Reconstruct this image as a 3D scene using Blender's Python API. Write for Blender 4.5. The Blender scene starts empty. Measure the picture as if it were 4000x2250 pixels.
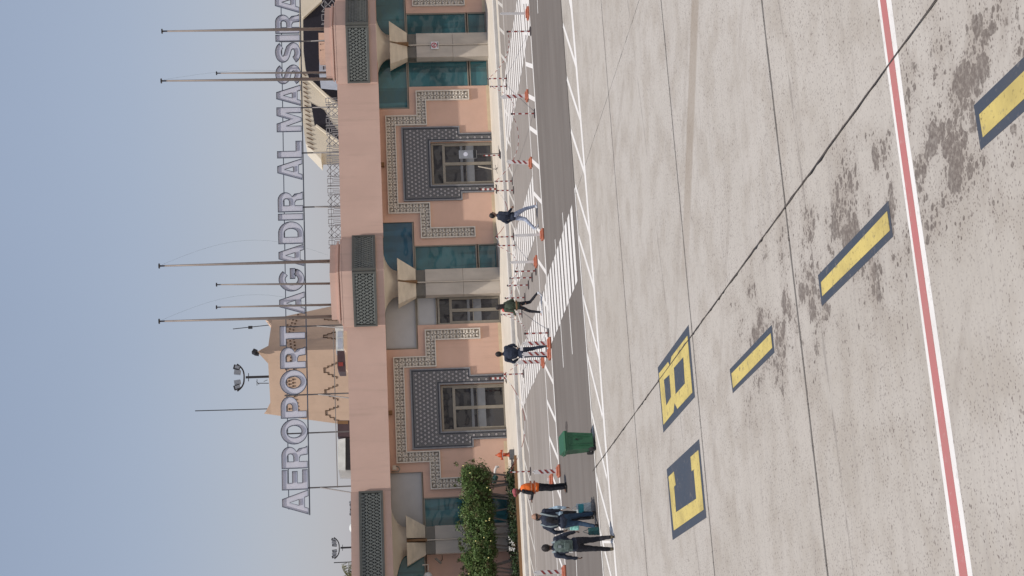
import bpy, math, random
import numpy as np
from mathutils import Vector, Matrix, noise as mnoise
random.seed(11)
R_ = math.radians
scene = bpy.context.scene
COL = scene.collection

# ------------------------------------------------------------------ camera
# the photograph is a portrait shot stored on its side: sky at the left edge, ground at the right
FOC = 5790.0; PITCH = 0.08692724; ROLL = -0.03152788; EYE = 5.6
YF = math.pi - R_(166.27740326); YA = math.pi - R_(163.24182958) - YF
def rz(v):
    c, s = math.cos(YF), math.sin(YF)
    return Vector((c*v[0] + s*v[1], -s*v[0] + c*v[1], v[2]))
cp, sp, cr, sr = math.cos(PITCH), math.sin(PITCH), math.cos(ROLL), math.sin(ROLL)
FW = rz((0, cp, -sp))
RT = rz((cr, sr*sp, sr*cp)); UP = rz((-sr, cr*sp, cr*cp))
cam = bpy.data.cameras.new('camera'); camo = bpy.data.objects.new('camera', cam); COL.objects.link(camo)
cam.sensor_width = 36; cam.lens = FOC/4000*36; cam.clip_end = 6000; cam.clip_start = .1
M = Matrix((( -UP.x, RT.x, -FW.x, 0), (-UP.y, RT.y, -FW.y, 0), (-UP.z, RT.z, -FW.z, EYE), (0, 0, 0, 1)))
camo.matrix_world = M
scene.camera = camo
def ray(x, y): return FW*FOC + RT*(1125-y) + UP*(2000-x)
def G(x, y, z=0.0):
    d = ray(x, y); t = (z-EYE)/d.z; return Vector((d.x*t, d.y*t, z))
def W(x, y, Y):
    d = ray(x, y); t = Y/d.y; return Vector((d.x*t, Y, EYE+d.z*t))
CA, SA = math.cos(YA), math.sin(YA)
def UV(u, v, z=0.0): return Vector((u*CA - v*SA, u*SA + v*CA, z))
def toUV(p): return (p.x*CA + p.y*SA, -p.x*SA + p.y*CA)

# ------------------------------------------------------------------ light
SUN = Vector((-.22, -.287, 1)).normalized()
elev = math.asin(SUN.z); rot = math.atan2(SUN.x, SUN.y)
w = bpy.data.worlds.new('World'); scene.world = w; w.use_nodes = True
nt = w.node_tree; nt.nodes.clear()
sky = nt.nodes.new('ShaderNodeTexSky'); sky.sky_type = 'NISHITA'; sky.sun_disc = False
sky.sun_elevation = elev; sky.sun_rotation = rot % (2*math.pi)
sky.air_density = 1.3; sky.dust_density = 1.0; sky.ozone_density = 2.5; sky.altitude = 50
tint = nt.nodes.new('ShaderNodeMix'); tint.data_type = 'RGBA'; tint.blend_type = 'MULTIPLY'; tint.inputs[0].default_value = 1
tint.inputs[7].default_value = (.95, .95, 1.0, 1)
bg = nt.nodes.new('ShaderNodeBackground'); bg.inputs[1].default_value = .15
wo = nt.nodes.new('ShaderNodeOutputWorld')
nt.links.new(sky.outputs[0], tint.inputs[6]); nt.links.new(tint.outputs[2], bg.inputs[0]); 
# high thin haze lies evenly over the whole sky and pales the blue
hz_ = nt.nodes.new('ShaderNodeBackground'); hz_.inputs[0].default_value = (.300, .297, .385, 1); hz_.inputs[1].default_value = 1.0
tcs = nt.nodes.new('ShaderNodeTexCoord'); sxs = nt.nodes.new('ShaderNodeSeparateXYZ'); nt.links.new(tcs.outputs['Generated'], sxs.inputs[0])
hr = nt.nodes.new('ShaderNodeValToRGB'); nt.links.new(sxs.outputs[2], hr.inputs[0])
for i_, (p_, c_) in enumerate(((0.0, (.315, .310, .365)), (.07, (.300, .305, .375)), (.16, (.258, .283, .362)), (.28, (.228, .262, .335)), (1.0, (.22, .238, .28)))):
    e_ = hr.color_ramp.elements[i_] if i_ < 2 else hr.color_ramp.elements.new(p_)
    e_.position = p_; e_.color = (*c_, 1)
hn = nt.nodes.new('ShaderNodeTexNoise'); hn.inputs['Scale'].default_value = 2.2; hn.inputs['Detail'].default_value = 4; nt.links.new(tcs.outputs['Generated'], hn.inputs['Vector'])
hm = nt.nodes.new('ShaderNodeMapRange'); nt.links.new(hn.outputs['Fac'], hm.inputs[0]); hm.inputs[1].default_value = .35; hm.inputs[2].default_value = .7; hm.inputs[3].default_value = .97; hm.inputs[4].default_value = 1.06
nt.links.new(hr.outputs[0], hz_.inputs[0]); nt.links.new(hm.outputs[0], hz_.inputs[1])
mx_ = nt.nodes.new('ShaderNodeMixShader'); mx_.inputs[0].default_value = .80
nt.links.new(bg.outputs[0], mx_.inputs[1]); nt.links.new(hz_.outputs[0], mx_.inputs[2]); nt.links.new(mx_.outputs[0], wo.inputs[0])
sl = bpy.data.lights.new('sun', 'SUN'); sl.energy = 2.75; sl.angle = R_(.6); sl.color = (1, .94, .865)
so = bpy.data.objects.new('sun', sl); COL.objects.link(so); so.rotation_euler = SUN.to_track_quat('Z', 'Y').to_euler()
so.location = (0, 0, 60)
scene.view_settings.view_transform = 'Standard'; scene.view_settings.look = 'None'
scene.view_settings.exposure = 0.30; scene.view_settings.gamma = 1
scene.view_settings.use_curve_mapping = False

# ------------------------------------------------------------------ materials
def newmat(name):
    m = bpy.data.materials.new(name); m.use_nodes = True
    n = m.node_tree; b = n.nodes['Principled BSDF']; return m, n, b
def mat(name, col, rough=.7, metal=0, var=.12, scale=3.0, bump=0.0, bscale=60, spec=.4, fine=0.0, streak=0.0, weather=0):
    m, n, b = newmat(name)
    b.inputs['Roughness'].default_value = rough; b.inputs['Metallic'].default_value = metal
    b.inputs['Specular IOR Level'].default_value = spec
    tc = n.nodes.new('ShaderNodeTexCoord')
    nz = n.nodes.new('ShaderNodeTexNoise'); nz.inputs['Scale'].default_value = scale; nz.inputs['Detail'].default_value = 6
    nz.inputs['Roughness'].default_value = .6
    if streak:
        mp = n.nodes.new('ShaderNodeMapping'); mp.inputs['Scale'].default_value = (1, 1, streak)
        n.links.new(tc.outputs['Object'], mp.inputs[0]); n.links.new(mp.outputs[0], nz.inputs['Vector'])
    else:
        n.links.new(tc.outputs['Object'], nz.inputs['Vector'])
    rp = n.nodes.new('ShaderNodeValToRGB')
    rp.color_ramp.elements[0].position = .3; rp.color_ramp.elements[1].position = .7
    lo = [max(0, c*(1-var)) for c in col]; hi = [min(1, c*(1+var)) for c in col]
    rp.color_ramp.elements[0].color = (*lo, 1); rp.color_ramp.elements[1].color = (*hi, 1)
    n.links.new(nz.outputs['Fac'], rp.inputs[0]); n.links.new(rp.outputs[0], b.inputs['Base Color'])
    if weather:
        m2 = n.nodes.new('ShaderNodeMapping'); m2.inputs['Scale'].default_value = (2.6, 2.6, .22); n.links.new(tc.outputs['Object'], m2.inputs[0])
        s1 = nois(n, m2.outputs[0], 1.0, 5, .65); s2 = nois(n, tc.outputs['Object'], .55, 4, .6)
        cc = mixc(n, math_(n, 'MULTIPLY', ramp(n, s1, .52, .75), weather), rp.outputs[0], tuple(x*.72 for x in col))
        cc = mixc(n, math_(n, 'MULTIPLY', ramp(n, s2, .5, .7), weather*.7), cc, tuple(min(1, x*1.12+.02) for x in col))
        n.links.new(cc, b.inputs['Base Color'])
    if bump:
        bz = n.nodes.new('ShaderNodeTexNoise'); bz.inputs['Scale'].default_value = bscale; bz.inputs['Detail'].default_value = 4
        n.links.new(tc.outputs['Object'], bz.inputs['Vector'])
        bp = n.nodes.new('ShaderNodeBump'); bp.inputs['Strength'].default_value = bump; bp.inputs['Distance'].default_value = .02
        n.links.new(bz.outputs['Fac'], bp.inputs['Height']); n.links.new(bp.outputs[0], b.inputs['Normal'])
    return m
def math_(n, op, a, b=None, c=None, clamp=False):
    k = n.nodes.new('ShaderNodeMath'); k.operation = op; k.use_clamp = clamp
    for i, v in enumerate((a, b, c)):
        if v is None: continue
        if isinstance(v, (int, float)): k.inputs[i].default_value = v
        else: n.links.new(v, k.inputs[i])
    return k.outputs[0]
def mixc(n, fac, a, b, mode='MIX'):
    k = n.nodes.new('ShaderNodeMix'); k.data_type = 'RGBA'; k.blend_type = mode
    for i, v in ((0, fac), (6, a), (7, b)):
        if isinstance(v, (int, float)): k.inputs[i].default_value = v
        elif isinstance(v, tuple): k.inputs[i].default_value = (*v, 1)
        else: n.links.new(v, k.inputs[i])
    return k.outputs[2]
def ramp(n, v, lo, hi):
    k = n.nodes.new('ShaderNodeMapRange'); k.interpolation_type = 'SMOOTHSTEP'
    n.links.new(v, k.inputs[0]); k.inputs[1].default_value = lo; k.inputs[2].default_value = hi
    return k.outputs[0]
def nois(n, vec, scale, detail=5, rough=.6, dist=0):
    k = n.nodes.new('ShaderNodeTexNoise'); k.inputs['Scale'].default_value = scale; k.inputs['Detail'].default_value = detail
    k.inputs['Roughness'].default_value = rough; k.inputs['Distortion'].default_value = dist
    n.links.new(vec, k.inputs['Vector']); return k.outputs['Fac']
def linedist(n, pos, a, b):
    """distance of the surface point from the ground line a-b"""
    sx = n.nodes.new('ShaderNodeSeparateXYZ'); n.links.new(pos, sx.inputs[0])
    dx, dy = b[0]-a[0], b[1]-a[1]; L = math.hypot(dx, dy); nx, ny = -dy/L, dx/L
    e = math_(n, 'ADD', math_(n, 'MULTIPLY', sx.outputs[0], nx), math_(n, 'MULTIPLY', sx.outputs[1], ny))
    return math_(n, 'ABSOLUTE', math_(n, 'SUBTRACT', e, nx*a[0]+ny*a[1])), sx

STA, STB = G(3950, 260), G(2950, 1330)
def concrete_mat():
    m, n, b = newmat('apron_concrete'); b.inputs['Roughness'].default_value = .85; b.inputs['Specular IOR Level'].default_value = .25
    ge = n.nodes.new('ShaderNodeNewGeometry'); pos = ge.outputs['Position']
    oi = n.nodes.new('ShaderNodeObjectInfo')
    big = nois(n, pos, .22, 4); mid = nois(n, pos, 1.1, 5); fine = nois(n, pos, 14, 6, .7)
    c = mixc(n, ramp(n, big, .35, .65), (.425, .385, .335), (.480, .440, .392))
    c = mixc(n, math_(n, 'MULTIPLY', oi.outputs['Random'], .55), c, (.485, .450, .41))
    c = mixc(n, math_(n, 'MULTIPLY', ramp(n, mid, .42, .66), .5), c, (.345, .30, .25))
    c = mixc(n, math_(n, 'MULTIPLY', ramp(n, fine, .35, .75), .28), c, (.33, .30, .28))
    # broom drag along the joints
    mp = n.nodes.new('ShaderNodeMapping'); mp.inputs['Rotation'].default_value = (0, 0, -YA); mp.inputs['Scale'].default_value = (.35, 9, 1)
    n.links.new(pos, mp.inputs[0]); st = nois(n, mp.outputs[0], 1.4, 5, .65)
    c = mixc(n, math_(n, 'MULTIPLY', ramp(n, st, .48, .72), .34), c, (.30, .27, .25))
    # pits and chips
    for sc, th, dens, col, amt in ((4.5, .085, .46, (.15, .12, .11), .8), (8, .15, .50, (.14, .11, .10), .85), (17, .24, .44, (.15, .12, .11), .85), (34, .33, .40, (.17, .14, .13), .8)):
        wp_ = n.nodes.new('ShaderNodeMapping'); wp_.inputs['Scale'].default_value = (.75, 1, 1); n.links.new(pos, wp_.inputs[0])
        v = n.nodes.new('ShaderNodeTexVoronoi'); v.inputs['Scale'].default_value = sc; v.inputs['Randomness'].default_value = 1
        n.links.new(wp_.outputs[0], v.inputs['Vector'])
        wob = math_(n, 'MULTIPLY', math_(n, 'SUBTRACT', nois(n, pos, sc*2.2, 3), .5), .35)
        d = math_(n, 'ADD', v.outputs['Distance'], wob)
        pit = math_(n, 'SUBTRACT', 1, ramp(n, d, th*.55, th))
        area = ramp(n, nois(n, pos, .55, 4, .6), dens-.04, dens+.10)
        vs = n.nodes.new('ShaderNodeSeparateColor'); n.links.new(v.outputs['Color'], vs.inputs[0])
        pick = ramp(n, vs.outputs[0], .28, .52)
        f = math_(n, 'MULTIPLY', math_(n, 'MULTIPLY', pit, math_(n, 'ADD', math_(n, 'MULTIPLY', area, .5), .5)), pick)
        c = mixc(n, math_(n, 'MULTIPLY', f, amt), c, col)
    # oil and rubber spatter around the dashed stand line
    d, sx = linedist(n, pos, STA, STB)
    band = math_(n, 'SUBTRACT', 1, ramp(n, d, .1, 1.9))
    far = math_(n, 'SUBTRACT', 1, ramp(n, sx.outputs[1], 21.5, 24.5))
    band = math_(n, 'MULTIPLY', band, far)
    broad = nois(n, pos, 1.1, 4, .6)
    dens = math_(n, 'MULTIPLY', band, ramp(n, broad, .36, .62))
    wv = nois(n, pos, 9, 4, .6)
    s = None
    for sc, kk, am in ((2.3, .60, .85), (5.5, .64, .9), (11, .66, .9), (24, .66, .8)):
        v = n.nodes.new('ShaderNodeTexVoronoi'); v.inputs['Scale'].default_value = sc; n.links.new(pos, v.inputs['Vector'])
        vs = n.nodes.new('ShaderNodeSeparateColor'); n.links.new(v.outputs['Color'], vs.inputs[0])
        d2 = math_(n, 'ADD', v.outputs['Distance'], math_(n, 'MULTIPLY', math_(n, 'SUBTRACT', wv, .5), .5))
        r2 = math_(n, 'MULTIPLY', math_(n, 'MULTIPLY', dens, kk), math_(n, 'ADD', .35, math_(n, 'MULTIPLY', vs.outputs[1], .75)))
        k2 = math_(n, 'MULTIPLY', math_(n, 'MULTIPLY', math_(n, 'SUBTRACT', r2, d2), 18, clamp=True), am)
        s = k2 if s is None else math_(n, 'MAXIMUM', s, k2)
    c = mixc(n, math_(n, 'MULTIPLY', math_(n, 'MULTIPLY', s, math_(n, 'ADD', .45, math_(n, 'MULTIPLY', ramp(n, nois(n, pos, 16, 6, .7), .36, .56), .55))), .9), c, (.095, .076, .066))
    c = mixc(n, math_(n, 'MULTIPLY', dens, .24), c, (.2, .16, .14))
    # tyre-rubbed brown track and thin sealed cracks
    t, _ = linedist(n, pos, G(2716, 0), G(2672, 1125))
    tr = math_(n, 'SUBTRACT', 1, ramp(n, t, .22, .36))
    tx = math_(n, 'SUBTRACT', 1, ramp(n, sx.outputs[0], 30, 31))
    tl = ramp(n, sx.outputs[0], 5.6, 8.5)
    c = mixc(n, math_(n, 'MULTIPLY', math_(n, 'MULTIPLY', tr, tl), math_(n, 'ADD', .35, math_(n, 'MULTIPLY', fine, .35))), c, (.27, .215, .165))
    for a, e, w_, am in (((2640, 1250), (2600, 2250), .16, .22), ((2900, 0), (2760, 2250), .12, .16), ((3360, 700), (3560, 2250), .14, .16), ((2480, 0), (2360, 900), .2, .2), ((3900, 300), (3640, 2250), .13, .18)):
        l, _ = linedist(n, pos, G(*a), G(*e))
        lw = math_(n, 'MULTIPLY', math_(n, 'SUBTRACT', 1, ramp(n, l, w_*.4, w_)), math_(n, 'MULTIPLY', ramp(n, nois(n, pos, .8, 4), .35, .7), am*1.6))
        c = mixc(n, lw, c, (.24, .20, .17))
    for a, e in (((3059, 132), (3335, 2250)), ((2300, 1680), (2334, 2250)), ((2452, 0), (2640, 1500))):
        l, _ = linedist(n, pos, G(*a), G(*e))
        lw = math_(n, 'MULTIPLY', math_(n, 'SUBTRACT', 1, ramp(n, math_(n, 'ADD', l, math_(n, 'MULTIPLY', math_(n, 'SUBTRACT', nois(n, pos, 1.5, 6), .5), .25)), .006, .035)), .45)
        c = mixc(n, lw, c, (.2, .175, .16))
    n.links.new(c, b.inputs['Base Color'])
    bp = n.nodes.new('ShaderNodeBump'); bp.inputs['Strength'].default_value = .35; bp.inputs['Distance'].default_value = .01
    n.links.new(fine, bp.inputs['Height']); n.links.new(bp.outputs[0], b.inputs['Normal'])
    return m
def road_mat(name, c0, c1, pz=.12):
    m, n, b = newmat(name); b.inputs['Roughness'].default_value = .9; b.inputs['Specular IOR Level'].default_value = .2
    ge = n.nodes.new('ShaderNodeNewGeometry'); pos = ge.outputs['Position']
    mp = n.nodes.new('ShaderNodeMapping'); mp.inputs['Rotation'].default_value = (0, 0, -YA); mp.inputs['Scale'].default_value = (.12, 1.3, 1)
    n.links.new(pos, mp.inputs[0])
    st = nois(n, mp.outputs[0], 1.0, 5, .6); big = nois(n, pos, .3, 4); fi = nois(n, pos, 30, 4, .8)
    c = mixc(n, ramp(n, st, .3, .7), c0, c1)
    c = mixc(n, math_(n, 'MULTIPLY', ramp(n, big, .4, .7), .3), c, tuple(x*.8 for x in c0))
    c = mixc(n, math_(n, 'MULTIPLY', fi, pz*2), c, tuple(x*.6 for x in c0))
    n.links.new(c, b.inputs['Base Color'])
    bp = n.nodes.new('ShaderNodeBump'); bp.inputs['Strength'].default_value = .3; bp.inputs['Distance'].default_value = .01
    n.links.new(fi, bp.inputs['Height']); n.links.new(bp.outputs[0], b.inputs['Normal'])
    return m
def paint_mat(name, col, wear=.5, under=(.38, .34, .31), dirt=(.3, .26, .2)):
    m, n, b = newmat(name); b.inputs['Roughness'].default_value = .7; b.inputs['Specular IOR Level'].default_value = .3
    ge = n.nodes.new('ShaderNodeNewGeometry'); pos = ge.outputs['Position']
    a = nois(n, pos, 6, 7, .72); d = nois(n, pos, 1.2, 5); s = nois(n, pos, 17, 5, .7)
    c = mixc(n, math_(n, 'MULTIPLY', ramp(n, d, .4, .7), .4*wear), col, dirt)
    c = mixc(n, math_(n, 'MULTIPLY', ramp(n, a, .56, .66), wear), c, under)
    c = mixc(n, math_(n, 'MULTIPLY', ramp(n, s, .57, .67), wear*.8), c, dirt)
    n.links.new(c, b.inputs['Base Color']); return m
def glass_mat(name, col, wav=.07, rough=.04):
    m, n, b = newmat(name); b.inputs['Roughness'].default_value = rough; b.inputs['IOR'].default_value = 1.6
    b.inputs['Specular IOR Level'].default_value = .6
    tc = n.nodes.new('ShaderNodeNewGeometry')
    z = nois(n, tc.outputs['Position'], .6, 2, .5, .3)
    mp = n.nodes.new('ShaderNodeMapping'); mp.inputs['Scale'].default_value = (3.2, 1, .25); n.links.new(tc.outputs['Position'], mp.inputs[0])
    st = nois(n, mp.outputs[0], .7, 2, .4, .6)
    c = mixc(n, ramp(n, z, .40, .60), tuple(x*.75 for x in col), tuple(min(1, x*1.2) for x in col))  # broad tone noise puts soft reflections into the pane colour
    c = mixc(n, math_(n, 'MULTIPLY', ramp(n, st,   .50, .60), .6), c, tuple(x*.45 for x in col))
    n.links.new(c, b.inputs['Base Color'])
    bp = n.nodes.new('ShaderNodeBump'); bp.inputs['Strength'].default_value = wav; bp.inputs['Distance'].default_value = .5
    n.links.new(nois(n, tc.outputs['Position'], .7, 2), bp.inputs['Height']); n.links.new(bp.outputs[0], b.inputs['Normal'])
    return m
def leaf_mat(name, a, b_):
    m, n, b = newmat(name); b.inputs['Roughness'].default_value = .55; b.inputs['Specular IOR Level'].default_value = .3
    ge = n.nodes.new('ShaderNodeNewGeometry')
    c = mixc(n, ge.outputs['Random Per Island'], a, b_)
    c = mixc(n, ramp(n, nois(n, ge.outputs['Position'], 2.2, 3), .5, .68), c, (.085, .06, .028))
    n.links.new(c, b.inputs['Base Color'])
    b.inputs['Transmission Weight'].default_value = 0
    return m
MT = dict(
 concrete=concrete_mat(), asphalt=road_mat('road_asphalt', (.166, .144, .129), (.198, .176, .159)),
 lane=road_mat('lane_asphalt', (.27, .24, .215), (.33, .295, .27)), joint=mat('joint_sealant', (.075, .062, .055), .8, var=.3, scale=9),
 ground=mat('bare_ground', (.34, .29, .24), .95, scale=.3), pave=mat('pavement_cement', (.60, .545, .47), .85, scale=.8, var=.1, bump=.2),
 kerb=mat('kerb_stone', (.66, .62, .57), .8, scale=2, var=.12, bump=.2),
 white=paint_mat('white_road_paint', (.76, .73, .70), .35), whiteold=paint_mat('faded_road_paint', (.60, .575, .54), .8),
 yellow=paint_mat('yellow_stand_paint', (.60, .475, .16), 1.0, under=(.30, .25, .13), dirt=(.22, .17, .07)), navy=paint_mat('dark_blue_border_paint', (.055, .068, .092), .6, under=(.16, .15, .15), dirt=(.10, .09, .09)),
 red=paint_mat('faded_red_paint', (.47, .17, .165), .45, under=(.52, .33, .31)),
 wall=mat('pink_render', (.645, .42, .318), .9, weather=.4, var=.05, scale=1.4, bump=.12, bscale=90), fascia=mat('pink_fascia_render', (.595, .408, .332), .9, weather=.4, var=.045, scale=.9, bump=.1, bscale=80, streak=.5),
 skirt=mat('cream_skirting', (.62, .49, .33), .8), cream=mat('cream_plaster', (.60, .53, .44), .85, var=.05, scale=1.5),
 marble=mat('veined_marble', (.50, .44, .37), .5, weather=.5, var=.13, scale=2.2, streak=.35), travert=mat('yellow_travertine', (.62, .535, .42), .6, var=.14, scale=1.7, streak=3.0),
 bronze=mat('bronze_frame', (.29, .255, .205), .45, .2), darkbronze=mat('dark_bronze', (.12, .10, .085), .5, .3), brown=mat('brown_recess', (.22, .12, .055), .7),
 neck=mat('ribbed_metal', (.20, .18, .15), .5, .4), carved=mat('carved_stucco', (.68, .62, .54), .85, var=.08, scale=5), carvedbed=mat('stucco_bed', (.25, .212, .17), .9, var=.15, scale=9),
 tile=mat('slate_blue_tile', (.150, .145, .142), .45, var=.22, scale=11), tiledark=mat('dark_blue_tile', (.052, .054, .066), .4, var=.3, scale=12), tilelight=mat('pale_star_tile', (.35, .325, .32), .4, var=.25, scale=9), tilemid=mat('grey_tile_border', (.235, .235, .245), .45, var=.15, scale=9),
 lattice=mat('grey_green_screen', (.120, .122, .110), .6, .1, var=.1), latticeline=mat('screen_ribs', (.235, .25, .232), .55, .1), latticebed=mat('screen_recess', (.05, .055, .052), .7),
 teal=glass_mat('teal_glass', (.042, .142, .158)), blue=glass_mat('blue_teal_glass', (.032, .14, .225)), darkglass=glass_mat('dark_door_glass', (.028, .028, .032)),
 board=mat('pale_infill_board', (.47, .46, .45), .6, var=.05, scale=2), pushbar=mat('grey_push_panel', (.20, .205, .215), .4, .4),
 letterface=mat('pale_grey_letter_face', (.66, .66, .73), .5, 0, var=.06, scale=1), letterrim=mat('blue_grey_letter_rim', (.085, .10, .135), .5, .1), steel=mat('weathered_steel', (.17, .155, .15), .55, .5), pole=mat('painted_grey_pole', (.24, .20, .175), .5, .2),
 screen=mat('grey_railing_metal', (.33, .32, .32), .5, .1), ochre=mat('ochre_render', (.585, .415, .30), .95, weather=.3, var=.07, scale=.9, bump=.3, bscale=14), ochredark=mat('shadowed_hole', (.13, .08, .05), .9),
 canopy=mat('cream_canopy', (.63, .56, .45), .85, var=.1, scale=.5, streak=.4), night=mat('dark_opening', (.022, .02, .028), .5, spec=.2), cabinwhite=mat('white_cabin', (.66, .67, .65), .5), cabindark=mat('maroon_unit', (.075, .045, .05), .6), cabinblue=mat('pale_blue_cabin', (.42, .45, .52), .6),
 skin=mat('skin', (.17, .085, .055), .6, var=.06), skinlight=mat('tanned_skin', (.38, .22, .15), .55, var=.06), hairm=mat('dark_hair', (.018, .013, .012), .6), eye=mat('dark_eye', (.01, .01, .01), .3),
 navycloth=mat('navy_cloth', (.028, .036, .058), .9, var=.25, scale=7), blackcloth=mat('black_cloth', (.014, .014, .018), .9, var=.25, scale=7), jacketblue=mat('dark_blue_jacket', (.02, .026, .045), .8, var=.25, scale=6), khaki=mat('khaki_green_cloth', (.06, .078, .052), .9, var=.35, scale=6), lightjeans=mat('pale_blue_jeans', (.36, .40, .50), .9, var=.25, scale=7), jeans=mat('dark_blue_jeans', (.025, .05, .088), .9, var=.3, scale=6), darkjeans=mat('black_trousers', (.017, .017, .023), .9, var=.25, scale=6),
 orange=mat('orange_hi_vis', (.80, .16, .022), .7, var=.12, scale=5), reflect=mat('dull_reflective_strip', (.50, .22, .13), .5, 0), cap=mat('dusty_red_cap', (.36, .09, .10), .9), shoewhite=mat('white_trainers', (.68, .70, .74), .7), shoedark=mat('dark_shoes', (.02, .018, .018), .6), shoeolive=mat('olive_boots', (.07, .055, .03), .7),
 pack=mat('grey_green_backpack', (.085, .115, .105), .7, var=.3, scale=9), strap=mat('grey_strap', (.22, .26, .27), .7), paleblue=mat('pale_blue_cloth', (.42, .55, .66), .8, var=.2, scale=8), bagteal=mat('dark_teal_bag', (.015, .075, .078), .5, var=.2, scale=9), bagcyan=mat('teal_print_bag', (.03, .28, .33), .45, var=.3, scale=12), bagwhite=mat('white_plastic_bag', (.55, .60, .60), .45, var=.1, scale=8), bagmint=mat('mint_bag', (.28, .62, .55), .45), pink=mat('red_scarf', (.62, .10, .09), .8),
 bin=mat('green_plastic', (.024, .105, .052), .5, var=.1, scale=4), rubber=mat('black_rubber', (.02, .02, .02), .8), barorange=mat('orange_plastic_base', (.44, .14, .08), .6, var=.15, scale=8), barred=mat('red_band', (.28, .05, .042), .5), barwhite=mat('white_plastic_post', (.70, .67, .65), .5), bardark=mat('black_post_base', (.05, .04, .04), .7),
 hydrant=mat('orange_red_iron', (.52, .09, .03), .5), stone=mat('grey_stone_block', (.13, .13, .13), .9), leaf=leaf_mat('hedge_leaf', (.042, .095, .022), (.135, .19, .058)), leafd=leaf_mat('ground_cover_leaf', (.02, .04, .016), (.05, .085, .03)), bark=mat('grey_bark', (.20, .16, .13), .9, var=.2, scale=9), soil=mat('bed_soil', (.085, .055, .04), .95, var=.3, scale=4),
 flower=mat('yellow_blossom', (.78, .70, .28), .7), petalwhite=mat('white_blossom', (.8, .78, .72), .7), globe=mat('opal_globe', (.62, .62, .60), .3), gold=mat('palm_frond', (.16, .15, .05), .7),
 signwhite=mat('white_sign_plate', (.72, .70, .69), .5), signred=mat('red_ring', (.5, .03, .04), .5), signblack=mat('black_print', (.02, .02, .02), .5), silver=mat('floodlight_housing', (.33, .34, .36), .35, .6), darkmetal=mat('dark_metal', (.045, .042, .045), .5, .4), hose=mat('greenish_shade', (.035, .09, .085), .5),
)

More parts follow.
